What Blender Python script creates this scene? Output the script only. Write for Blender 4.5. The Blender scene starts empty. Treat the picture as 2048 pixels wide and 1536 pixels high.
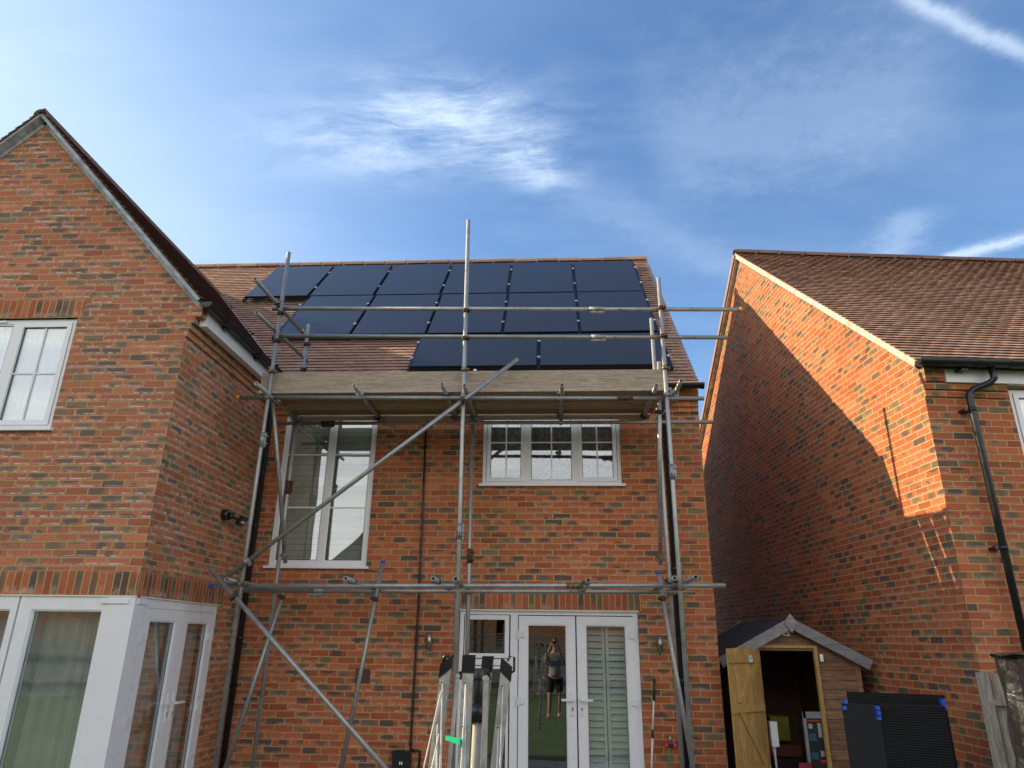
import bpy, math, random
import numpy as np
from mathutils import Vector, Matrix
random.seed(7); rng = np.random.default_rng(7)
R_ = math.radians
scene = bpy.context.scene
# ------------------------------------------------------------------ camera
FPX, PITCH, YAW, ROLL = 1400.0, .3522, .0599, .0129
CAM = np.array([0, 0, 1.7])
def cam_axes():
    cp, sp = math.cos(PITCH), math.sin(PITCH)
    f, u, x = np.array([0, cp, sp]), np.array([0, -sp, cp]), np.array([1., 0, 0])
    cy, sy = math.cos(YAW), math.sin(YAW)
    Z = np.array([[cy, -sy, 0], [sy, cy, 0], [0, 0, 1]])
    f, u, x = Z @ f, Z @ u, Z @ x
    cr, sr = math.cos(ROLL), math.sin(ROLL)
    return x*cr + u*sr, -x*sr + u*cr, f
AX, AU, AF = cam_axes()
cd = bpy.data.cameras.new('camera'); cam = bpy.data.objects.new('camera', cd); scene.collection.objects.link(cam)
m = Matrix.Identity(4)
for i in range(3):
    m[i][0], m[i][1], m[i][2], m[i][3] = AX[i], AU[i], -AF[i], CAM[i]
cam.matrix_world = m
cd.sensor_width = 36; cd.sensor_fit = 'HORIZONTAL'; cd.lens = FPX/2048*36
cd.clip_start = .05; cd.clip_end = 5000
scene.camera = cam
# survey helpers: a point of the survey photograph carried onto a real plane of the site
def ray(a, b): return AF + AX*(a-1024)/FPX - AU*(b-768)/FPX
def plane(a, b, n, d):
    n = np.array(n, float); w = ray(a, b); return CAM + w*((d - n@CAM)/(n@w))
def PY(a, b, Y): return plane(a, b, (0, 1, 0), Y)
def PX(a, b, X): return plane(a, b, (1, 0, 0), X)
def PZ(a, b, Z): return plane(a, b, (0, 0, 1), Z)
# ------------------------------------------------------------------ sun and sky
SUN = np.array([-1., .155, .540]); SUN /= np.linalg.norm(SUN)
elev = math.asin(SUN[2]); azim = math.atan2(SUN[0], SUN[1])   # clockwise from +Y
sl = bpy.data.lights.new('sun', 'SUN'); so = bpy.data.objects.new('sun', sl); scene.collection.objects.link(so)
sl.energy = 4.7; sl.angle = R_(.5); sl.color = (1, .78, .47)
so.rotation_euler = Vector(SUN).to_track_quat('Z', 'Y').to_euler(); so.location = (-30, 8, 20)
scene.view_settings.view_transform = 'Standard'; scene.view_settings.look = 'None'
scene.view_settings.gamma = 1; scene.view_settings.exposure = .80
world = bpy.data.worlds.new('World'); scene.world = world; world.use_nodes = True

class NT:
    """tiny node writer"""
    def __init__(s, nt): s.nt = nt; nt.nodes.clear()
    def n(s, t, **k):
        o = s.nt.nodes.new(t)
        for a, b in k.items(): setattr(o, a, b)
        return o
    def put(s, sock, v):
        if isinstance(v, bpy.types.NodeSocket): s.nt.links.new(v, sock)
        else:
            if hasattr(sock.default_value, '__len__') and not hasattr(v, '__len__'): v = [v]*len(sock.default_value)
            if hasattr(v, '__len__') and len(v) == 3 and len(sock.default_value) == 4: v = (*v, 1)
            sock.default_value = v
    def m(s, op, a, b=None, c=None, clamp=False):
        o = s.n('ShaderNodeMath', operation=op); o.use_clamp = clamp
        for i, v in enumerate((a, b, c)):
            if v is not None: s.put(o.inputs[i], v)
        return o.outputs[0]
    def add(s, a, b): return s.m('ADD', a, b)
    def mul(s, a, b): return s.m('MULTIPLY', a, b)
    def sub(s, a, b): return s.m('SUBTRACT', a, b)
    def div(s, a, b): return s.m('DIVIDE', a, b)
    def ss(s, lo, hi, x):
        o = s.n('ShaderNodeMapRange', interpolation_type='SMOOTHSTEP')
        s.put(o.inputs[0], x); o.inputs[1].default_value = lo; o.inputs[2].default_value = hi
        return o.outputs[0]
    def rng(s, x, a, b, c, d):
        o = s.n('ShaderNodeMapRange'); s.put(o.inputs[0], x)
        for i, v in enumerate((a, b, c, d)): s.put(o.inputs[i+1], v)
        return o.outputs[0]
    def mix(s, f, a, b, mode='MIX'):
        o = s.n('ShaderNodeMix', data_type='RGBA', blend_type=mode)
        s.put(o.inputs[0], f); s.put(o.inputs[6], a); s.put(o.inputs[7], b); return o.outputs[2]
    def xyz(s, v):
        o = s.n('ShaderNodeSeparateXYZ'); s.put(o.inputs[0], v); return o.outputs
    def vec(s, x, y, z=0.):
        o = s.n('ShaderNodeCombineXYZ')
        for i, v in enumerate((x, y, z)): s.put(o.inputs[i], v)
        return o.outputs[0]
    def noise(s, v, scale, detail=2, rough=.5, dist=0., out=0):
        o = s.n('ShaderNodeTexNoise'); s.put(o.inputs['Vector'], v)
        o.inputs['Scale'].default_value = scale; o.inputs['Detail'].default_value = detail
        o.inputs['Roughness'].default_value = rough; o.inputs['Distortion'].default_value = dist
        return o.outputs[out]
    def vmul(s, v, k):
        o = s.n('ShaderNodeVectorMath', operation='MULTIPLY'); s.put(o.inputs[0], v); o.inputs[1].default_value = k; return o.outputs[0]
    def white(s, v):
        o = s.n('ShaderNodeTexWhiteNoise'); s.put(o.inputs[0], v); return o.outputs
    def bump(s, h, dist, strength=1.):
        o = s.n('ShaderNodeBump'); s.put(o.inputs['Height'], h); o.inputs['Distance'].default_value = dist
        o.inputs['Strength'].default_value = strength; return o.outputs[0]

# world: physical sky with thin cirrus on a high cloud plane (direction / up)
w = NT(world.node_tree)
tc = w.n('ShaderNodeTexCoord').outputs['Generated']
sky = w.n('ShaderNodeTexSky', sky_type='NISHITA'); sky.sun_disc = False
sky.sun_elevation = elev; sky.sun_rotation = azim; sky.air_density = 1.0; sky.dust_density = .6; sky.ozone_density = 2.2
dx, dy, dz = w.xyz(tc)
zz = w.m('MAXIMUM', dz, .03)
cx, cy = w.div(dx, zz), w.div(dy, zz)
P = w.vec(cx, cy)
def cp(a, b):
    r = ray(a, b); return r[0]/r[2], r[1]/r[2]
def gauss(cxp, cyp, ax, ay, ang):
    ca, sa = math.cos(ang), math.sin(ang)
    X = w.sub(cx, cxp); Y = w.sub(cy, cyp)
    A = w.div(w.add(w.mul(X, ca), w.mul(Y, sa)), ax); B = w.div(w.sub(w.mul(Y, ca), w.mul(X, sa)), ay)
    return w.m('EXPONENT', w.mul(w.add(w.mul(A, A), w.mul(B, B)), -1.))
def streak(p, q, width, soft=1.):
    (x0, y0), (x1, y1) = cp(*p), cp(*q)
    L = math.hypot(x1-x0, y1-y0); ux, uy = (x1-x0)/L, (y1-y0)/L
    wob = w.mul(w.sub(w.noise(P, 14., 7, .75), .5), width*2.6)
    t = w.add(w.mul(w.sub(cx, x0), ux), w.mul(w.sub(cy, y0), uy))
    d = w.add(w.sub(w.mul(w.sub(cy, y0), ux), w.mul(w.sub(cx, x0), uy)), wob)
    d = w.div(d, width); g = w.m('EXPONENT', w.mul(w.mul(d, d), -1.))
    return w.mul(w.mul(g, w.ss(-.1*L, .15*L, t)), w.ss(1.15*L, .8*L, t))
warp = w.n('ShaderNodeVectorMath', operation='ADD'); w.put(warp.inputs[0], P)
w.put(warp.inputs[1], w.vmul(w.noise(P, 1.1, 4, .6, out=1), (.34, .34, 0)))
mp = w.n('ShaderNodeMapping'); w.put(mp.inputs[0], warp.outputs[0]); mp.inputs['Rotation'].default_value = (0, 0, R_(8)); mp.inputs['Scale'].default_value = (1.5, 3.6, 1)
fib = w.ss(.40, .85, w.noise(mp.outputs[0], 1.1, 9, .58))
mp2 = w.n('ShaderNodeMapping'); w.put(mp2.inputs[0], warp.outputs[0]); mp2.inputs['Rotation'].default_value = (0, 0, R_(-12)); mp2.inputs['Scale'].default_value = (.7, 2.2, 1); mp2.inputs['Location'].default_value = (3, 1, 0)
broad = w.ss(.40, .85, w.noise(mp2.outputs[0], .8, 7, .6))
c0x, c0y = cp(830, 275)
blob = w.add(gauss(c0x, c0y, .30, .13, R_(2)), w.mul(gauss(*cp(1070, 335), .12, .07, R_(60)), .8))
blob = w.add(blob, w.mul(gauss(*cp(900, 200), .16, .08, R_(20)), .6))
fine = w.mul(w.ss(.32, .70, w.noise(mp.outputs[0], 2.2, 12, .68)), w.rng(w.noise(mp.outputs[0], 14., 8, .75), .3, .7, .60, 1.15))
cl = w.mul(w.mul(blob, fine), .64)
cl = w.add(cl, w.mul(broad, .10))
cl = w.add(cl, w.mul(fib, .07))
cl = w.add(cl, w.mul(streak((1790, -15), (2075, 120), .015), .44))
cl = w.add(cl, w.mul(streak((1880, 521), (2070, 470), .034), .55))
cl = w.add(cl, w.mul(streak((1090, 340), (1500, 560), .07), .10))
cl = w.add(cl, w.mul(streak((1300, 300), (1900, 170), .20), .15))
cl = w.add(cl, w.mul(streak((1770, 520), (1830, 420), .06), .22))
lx, ly = cp(-150, 160)
left = gauss(lx, ly, .66, 1.5, 0.)
cl = w.add(cl, w.mul(left, w.add(.56, w.mul(broad, .3))))
lowhaze = w.m('EXPONENT', w.mul(w.m('MAXIMUM', dz, 0.), -4.2))
cl = w.m('MINIMUM', w.add(cl, w.add(.05, w.mul(lowhaze, .46))), .92)
behind = w.mul(w.ss(.05, -.45, dy), w.ss(.92, .45, dz))  # bright unseen cloud added behind the camera to lift the shaded front walls
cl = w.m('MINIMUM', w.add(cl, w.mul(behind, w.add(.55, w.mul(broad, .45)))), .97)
hs = w.n('ShaderNodeHueSaturation'); w.put(hs.inputs['Color'], sky.outputs[0]); hs.inputs['Saturation'].default_value = 1.15; hs.inputs['Value'].default_value = 1.
base = w.mix(1., hs.outputs[0], (.50, .88, 1.11), 'MULTIPLY')
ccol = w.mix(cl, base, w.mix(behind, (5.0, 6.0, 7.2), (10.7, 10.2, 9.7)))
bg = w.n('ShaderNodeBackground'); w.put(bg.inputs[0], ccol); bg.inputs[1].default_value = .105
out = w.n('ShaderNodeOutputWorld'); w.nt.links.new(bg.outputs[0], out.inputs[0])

# ------------------------------------------------------------------ materials
MATS = {}
def mat(name):
    mt = bpy.data.materials.new(name); mt.use_nodes = True; MATS[name] = mt
    t = NT(mt.node_tree); b = t.n('ShaderNodeBsdfPrincipled'); o = t.n('ShaderNodeOutputMaterial')
    t.nt.links.new(b.outputs[0], o.inputs[0]); t.b = b; t.o = o; t.mt = mt
    t.tc = t.n('ShaderNodeTexCoord'); t.obj = t.tc.outputs['Object']; t.uv = t.tc.outputs['UV']
    return t
def simple(name, col, rough=.5, metal=0., var=.12, scale=6., bump=0., spec=.5, coat=0.):
    t = mat(name); nz = t.noise(t.obj, scale, 5, .6)
    c2 = tuple(max(0, c*(1-var*2)) for c in col); c3 = tuple(min(1, c*(1+var)) for c in col)
    t.put(t.b.inputs['Base Color'], t.mix(t.ss(.3, .7, nz), c2, c3)); t.put(t.b.inputs['Roughness'], t.rng(t.noise(t.obj, scale*3, 3), .3, .7, max(.02, rough-.07), min(1, rough+.1)))
    t.b.inputs['Metallic'].default_value = metal; t.b.inputs['Specular IOR Level'].default_value = spec
    t.b.inputs['Coat Weight'].default_value = coat
    if bump: t.put(t.b.inputs['Normal'], t.bump(t.noise(t.obj, scale*8, 4), bump))
    return t.mt
def brick_mat(name, seed, chalk=.5, soldier=False, veil=.0):
    t = mat(name); u0, v0, _ = t.xyz(t.uv)
    nd = t.n('ShaderNodeTexNoise'); t.put(nd.inputs['Vector'], t.uv); nd.inputs['Scale'].default_value = 9; nd.inputs['Detail'].default_value = 4
    r_, g_, b_ = t.xyz(nd.outputs[1])
    nd2 = t.noise(t.uv, 1.3, 2)
    u = t.add(u0, t.mul(t.sub(r_, .5), .018)); v = t.add(v0, t.add(t.mul(t.sub(g_, .5), .013), t.mul(t.sub(nd2, .5), .012)))
    if soldier:
        bw, bh = .075, .225
    else: bw, bh = .225, .075
    vr = t.div(v, bh); row = t.m('FLOOR', vr); fv = t.mul(t.m('FRACT', vr), bh)
    rr = t.white(t.vec(row, 7.3+seed, 1.7))[0]
    off = t.add(t.mul(t.m('FLOORED_MODULO', row, 2.), .5), t.mul(t.sub(rr, .5), .12)) if not soldier else 0.
    ur = t.add(t.div(u, bw), off); col = t.m('FLOOR', ur); fu = t.mul(t.m('FRACT', ur), bw)
    W = t.white(t.vec(col, row, 3.1+seed)); R, G, B = t.xyz(W[1]); W2 = t.white(t.vec(row, col, 9.7+seed)); R2, G2, B2 = t.xyz(W2[1])
    du = t.m('MINIMUM', fu, t.sub(bw, fu)); dv = t.m('MINIMUM', fv, t.sub(bh, fv))
    d = t.m('SMOOTH_MIN', du, dv, .006)
    hi = t.noise(t.uv, 120, 3, .6); mid = t.noise(t.uv, 28, 4, .65)
    d = t.add(d, t.mul(t.sub(mid, .5), .006))
    bm = t.ss(.0048, .0070, d)
    pu = t.div(fu, bw); pv = t.div(fv, bh)
    c = t.mix(R, (.365, .088, .040), (.475, .134, .056))
    c = t.mix(t.mul(t.ss(.5, 1., G2), .7), c, (.53, .18, .078))
    c = t.mix(t.mul(t.ss(.35, .75, mid), .38), c, (.33, .082, .045))
    # greenish-buff and blue-black burnt patches
    ex = t.div(t.sub(pu, t.rng(G, 0, 1, .36, .64)), t.rng(B2, 0, 1, .20, .46)); ey = t.div(t.sub(pv, t.mul(t.m('ROUND', t.mul(R2, 2.)), .5)), t.rng(t.m('FRACT', t.mul(G2, 7.)), 0, 1, .38, .85))
    if soldier: ex, ey = t.mul(ex, .7), t.mul(ey, .8)
    e = t.add(t.add(t.mul(ex, ex), t.mul(ey, ey)), t.mul(t.sub(mid, .5), 1.3))
    patch = t.mul(t.ss(1.05, .85, e), t.m('LESS_THAN', B, .40 if not veil else .50))
    full = t.m('LESS_THAN', t.m('FRACT', t.mul(B2, 5.)), .07 if not soldier else .13)
    dark = t.m('MAXIMUM', patch, full)
    dcol = t.mix(t.ss(.2, .8, t.m('FRACT', t.mul(R, 3.))), (.085, .068, .060), (.215, .160, .090)); dcol = t.mix(t.mul(t.ss(.5, .75, hi), .6), dcol, (.05, .042, .04)); core = t.ss(.75, .2, e); dcol = t.mix(t.mul(core, .5), dcol, (.085, .070, .062))
    jj = t.rng(t.m('FRACT', t.mul(t.add(R, B2), 9.)), 0, 1, .80, 1.14); c = t.mix(1., c, t.vec(jj, jj, jj), 'MULTIPLY'); c = t.mix(t.mul(dark, .9), c, dcol)
    # lime bloom on lower arrises
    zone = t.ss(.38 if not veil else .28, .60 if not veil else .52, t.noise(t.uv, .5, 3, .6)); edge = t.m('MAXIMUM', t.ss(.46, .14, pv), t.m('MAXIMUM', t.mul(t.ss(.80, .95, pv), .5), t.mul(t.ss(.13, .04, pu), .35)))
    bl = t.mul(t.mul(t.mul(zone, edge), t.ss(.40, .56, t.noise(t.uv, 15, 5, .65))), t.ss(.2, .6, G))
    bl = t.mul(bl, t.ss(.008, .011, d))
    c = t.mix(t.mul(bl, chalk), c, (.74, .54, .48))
    c = t.mix(t.mul(t.ss(.6, .8, hi), .25), c, (.20, .07, .05))
    mc = t.mix(t.noise(t.uv, 40, 3), (.37, .280, .105), (.57, .435, .175)); mc = t.mix(t.mul(t.ss(.5, .75, t.noise(t.uv, .8, 3)), .3), mc, (.30, .22, .11))
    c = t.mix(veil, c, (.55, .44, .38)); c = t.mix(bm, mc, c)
    lo = t.rng(t.noise(t.uv, .35, 4, .6), .3, .7, .84, 1.1); c = t.mix(1., c, t.vec(lo, lo, lo), 'MULTIPLY')
    t.put(t.b.inputs['Base Color'], c); t.b.inputs['Roughness'].default_value = .82; t.b.inputs['Specular IOR Level'].default_value = .32
    h = t.add(t.mul(bm, t.add(.8, t.mul(t.sub(R, .5), .25))), t.add(t.mul(mid, .22), t.mul(hi, .10)))
    t.put(t.b.inputs['Normal'], t.bump(h, .0095)); return t.mt
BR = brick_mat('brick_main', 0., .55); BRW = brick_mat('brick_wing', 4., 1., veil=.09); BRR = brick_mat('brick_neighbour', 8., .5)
BRS = brick_mat('brick_soldier', 2., .5, True)
def tile_mat(name, c1, c2, c3):
    t = mat(name); rnd = t.n('ShaderNodeNewGeometry').outputs['Random Per Island']
    c = t.mix(rnd, c1, c2); W = t.white(t.vec(t.mul(rnd, 91.), 2., 3.))
    c = t.mix(t.mul(t.m('GREATER_THAN', W[0], .88), .8), c, c3)
    c = t.mix(t.mul(t.ss(.35, .7, t.noise(t.obj, 1.2, 5, .6)), .25), c, (.12, .072, .055))
    c = t.mix(t.mul(t.ss(.55, .75, t.noise(t.obj, 60, 3, .6)), .12), c, (.30, .20, .13))
    t.put(t.b.inputs['Base Color'], c); t.b.inputs['Roughness'].default_value = .85; t.b.inputs['Specular IOR Level'].default_value = .25
    t.put(t.b.inputs['Normal'], t.bump(t.noise(t.obj, 90, 4, .6), .003)); return t.mt
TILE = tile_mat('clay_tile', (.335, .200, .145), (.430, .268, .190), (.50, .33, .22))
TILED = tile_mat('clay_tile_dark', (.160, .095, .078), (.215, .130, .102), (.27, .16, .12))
UPVC = simple('white_upvc', (.77, .78, .80), .30, var=.006, scale=2, spec=.5)
CREAM = simple('cream_trim', (.74, .71, .62), .5, var=.05)
BLACKP = simple('black_plastic', (.012, .013, .015), .32, var=.1)
MORT = simple('verge_mortar', (.62, .58, .49), .9, var=.2, scale=9, bump=.004)
UNDER = simple('undercloak_board', (.44, .47, .50), .85, var=.2, scale=7, bump=.002)
LEAD = simple('valley_lead', (.42, .43, .44), .5, var=.15)
SHADOW = simple('roof_underlay', (.03, .028, .026), .9)  # near-black colour of the decks under the tiles
PLASTER = simple('plaster', (.25, .24, .22), .9)
ALU = simple('aluminium', (.70, .72, .74), .30, .85, var=.06, scale=12)
DULLALU = simple('dull_aluminium', (.52, .50, .45), .45, .6, var=.12, scale=20)
STEEL = simple('stainless', (.42, .39, .34), .3, .9)
BLUE = simple('blue_plastic', (.01, .10, .55), .4); YEL = simple('yellow_plastic', (.75, .42, .02), .45)
GREEN = simple('green_plastic', (.0, .42, .20), .4); REDP = simple('red_plastic', (.62, .03, .10), .4)
WHITE = simple('white_plastic', (.72, .73, .74), .4, var=.04); CORD = simple('white_cord', (.70, .69, .66), .6)
HOSE = simple('green_hose', (.02, .22, .09), .45)
RUST = simple('rusty_coupler', (.115, .060, .038), .75, .3, var=.35, scale=40, bump=.002)
BRASSY = simple('zinc_coupler', (.24, .20, .12), .55, .6, var=.3, scale=40, bump=.002)
GALVC = simple('galvanised_coupler', (.34, .35, .34), .5, .7, var=.25, scale=40, bump=.002)
def tube_mat():
    t = mat('galvanised_tube'); ob = t.n('ShaderNodeObjectInfo').outputs['Random']
    n1 = t.noise(t.obj, 5, 6, .7); n2 = t.noise(t.obj, 55, 4, .7)
    c = t.mix(ob, (.30, .31, .30), (.44, .45, .44)); c = t.mix(t.mul(t.ss(.45, .7, n1), .55), c, (.21, .215, .19))
    c = t.mix(t.mul(t.ss(.58, .66, t.noise(t.obj, 30, 5, .75)), .75), c, (.60, .59, .55)); c = t.mix(t.mul(t.ss(.58, .72, t.noise(t.obj, 7, 6, .75)), .8), c, (.15, .085, .05))
    t.put(t.b.inputs['Base Color'], c); t.b.inputs['Metallic'].default_value = .62
    t.put(t.b.inputs['Roughness'], t.rng(n2, .3, .7, .38, .60)); t.put(t.b.inputs['Normal'], t.bump(n2, .0015)); return t.mt
TUBE = tube_mat(); TUBEIN = simple('tube_inside', (.05, .035, .028), .9)
def wood(name, c1, c2, axis=0, sc=1., knots=True, rough=.8, crack=.5):
    t = mat(name); k = [8., 8., 8.]; k[axis] = .6
    v = t.vmul(t.obj, tuple(a*sc for a in k)); g = t.noise(v, 6., 8, .65, .6); g2 = t.noise(v, 24., 5, .6)
    rnd = t.m('FRACT', t.add(t.n('ShaderNodeObjectInfo').outputs['Random'], t.n('ShaderNodeNewGeometry').outputs['Random Per Island']))
    c = t.mix(t.ss(.3, .7, g), c1, c2); c = t.mix(t.mul(t.ss(.46, .66, g2), .6), c, tuple(a*.5 for a in c1))
    wv = t.n('ShaderNodeTexNoise'); t.put(wv.inputs['Vector'], v); wv.inputs['Scale'].default_value = 2.2; wv.inputs['Detail'].default_value = 10; wv.inputs['Roughness'].default_value = .7
    c = t.mix(t.mul(t.ss(.60, .66, wv.outputs[0]), crack), c, tuple(a*.3 for a in c1))
    if knots:
        vo = t.n('ShaderNodeTexVoronoi'); kk = [1.6]*3; kk[axis] = .9; t.put(vo.inputs['Vector'], t.vmul(t.obj, tuple(kk))); vo.inputs['Scale'].default_value = 2.2
        c = t.mix(t.mul(t.ss(.075, .03, vo.outputs['Distance']), .75), c, tuple(a*.25 for a in c1))
    s = t.rng(rnd, 0, 1, .80, 1.15); c = t.mix(1., c, t.vec(s, s, s), 'MULTIPLY')
    t.put(t.b.inputs['Base Color'], c); t.b.inputs['Roughness'].default_value = rough; t.b.inputs['Specular IOR Level'].default_value = .3
    t.put(t.b.inputs['Normal'], t.bump(t.add(g, t.mul(g2, .5)), .004)); return t.mt
BOARD = wood('weathered_board', (.33, .265, .19), (.50, .42, .32), 0)
BOARDR = wood('new_board', (.25, .14, .065), (.40, .245, .12), 0)
SHEDW = wood('shed_cladding', (.17, .095, .055), (.34, .205, .12), 0)
SHEDG = wood('grey_bargeboard', (.20, .20, .20), (.33, .33, .33), 0)
DOORW = wood('new_timber', (.40, .25, .075), (.58, .39, .14), 2, crack=.25)
FENCEW = wood('grey_fence', (.17, .15, .12), (.33, .30, .25), 2)
FELT = simple('roofing_felt', (.022, .024, .028), .95, var=.2, scale=30, bump=.002)
def glass():
    t = mat('window_glass'); t.nt.nodes.remove(t.b)
    tr = t.n('ShaderNodeBsdfTransparent'); tr.inputs[0].default_value = (.90, .93, .91, 1)
    gl = t.n('ShaderNodeBsdfGlossy'); gl.inputs['Roughness'].default_value = 0.; gl.inputs[0].default_value = (.92, .96, 1, 1)
    t.put(gl.inputs['Normal'], t.bump(t.noise(t.obj, 1.4, 1), .0022))
    fr = t.n('ShaderNodeFresnel'); fr.inputs[0].default_value = 1.5
    f = t.m('MINIMUM', t.m('MULTIPLY', fr.outputs[0], 4.4), .38)
    mx = t.n('ShaderNodeMixShader'); t.put(mx.inputs[0], f); t.nt.links.new(tr.outputs[0], mx.inputs[1]); t.nt.links.new(gl.outputs[0], mx.inputs[2])
    t.nt.links.new(mx.outputs[0], t.o.inputs[0]); return t.mt
GLASS = glass()
def curtain_mat(name, c1, c2, pat=False):
    t = mat(name)
    c = t.mix(t.ss(.35, .65, t.noise(t.obj, 3, 3)), c1, c2)
    if pat:
        wv = t.n('ShaderNodeTexNoise'); t.put(wv.inputs['Vector'], t.obj); wv.inputs['Scale'].default_value = 7; wv.inputs['Distortion'].default_value = 1.2; wv.inputs['Detail'].default_value = 0
        a = t.m('ABSOLUTE', t.sub(wv.outputs[0], .5)); c = t.mix(t.mul(t.ss(.06, .03, a), .7), c, tuple(min(1, x*1.9) for x in c2))
    t.put(t.b.inputs['Base Color'], c); t.b.inputs['Roughness'].default_value = .9
    return t.mt
CURT = curtain_mat('sage_curtain', (.58, .59, .57), (.68, .69, .67)); NET = curtain_mat('net_curtain', (.52, .58, .64), (.62, .68, .73))
LACE = curtain_mat('lace_curtain', (.17, .18, .19), (.23, .24, .25), True)
BLIND = curtain_mat('blind_slat', (.46, .49, .46), (.62, .65, .62)); SHUT = simple('white_shutter', (.82, .84, .82), .5, var=.03)
def solar_mat():
    t = mat('solar_glass'); x, y, z = t.xyz(t.obj)
    def line(c, p, wd): return t.m('LESS_THAN', t.m('ABSOLUTE', t.sub(t.m('FRACT', t.div(c, p)), .5)), wd)
    ln = t.m('MAXIMUM', line(x, .182, .008), line(y, .091, .012))
    c = t.mix(t.mul(ln, .6), (.020, .020, .025), (.030, .030, .036))
    sm = t.mul(t.ss(.62, .78, t.noise(t.obj, 5, 6, .7, 1.2)), .10); c = t.mix(sm, c, (.25, .26, .28))
    t.put(t.b.inputs['Base Color'], c); t.put(t.b.inputs['Roughness'], t.rng(t.noise(t.obj, 3, 4), .3, .7, .16, .28))
    t.b.inputs['Specular IOR Level'].default_value = .55; t.b.inputs['Coat Weight'].default_value = 0; return t.mt
SOLAR = solar_mat(); FRAMEB = simple('black_anodised', (.014, .015, .019), .35, .5)
def ground_mat(name, c1, c2, c3, sc, bump=.01):
    t = mat(name); a = t.noise(t.obj, sc, 6, .7); b = t.noise(t.obj, sc*9, 4, .7)
    c = t.mix(t.ss(.3, .7, a), c1, c2); c = t.mix(t.mul(t.ss(.5, .75, b), .6), c, c3)
    t.put(t.b.inputs['Base Color'], c); t.b.inputs['Roughness'].default_value = .95; t.put(t.b.inputs['Normal'], t.bump(b, bump)); return t.mt
LAWN = ground_mat('lawn', (.025, .055, .012), (.045, .085, .02), (.018, .036, .008), 2.); 
def patio_mat():
    t = mat('patio'); x, y, z = t.xyz(t.obj)
    fx, fy = t.m('FRACT', t.div(x, .6)), t.m('FRACT', t.div(y, .6))
    j = t.m('MAXIMUM', t.m('LESS_THAN', fx, .02), t.m('LESS_THAN', fy, .02)); wn = t.white(t.vec(t.m('FLOOR', t.div(x, .6)), t.m('FLOOR', t.div(y, .6)), 0.))[0]
    c = t.mix(wn, (.26, .24, .20), (.36, .33, .28)); c = t.mix(t.mul(t.ss(.4, .7, t.noise(t.obj, 6, 6, .7)), .4), c, (.20, .18, .15)); c = t.mix(j, c, (.10, .09, .08))
    t.put(t.b.inputs['Base Color'], c); t.b.inputs['Roughness'].default_value = .9; return t.mt
PATIO = patio_mat()
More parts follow.
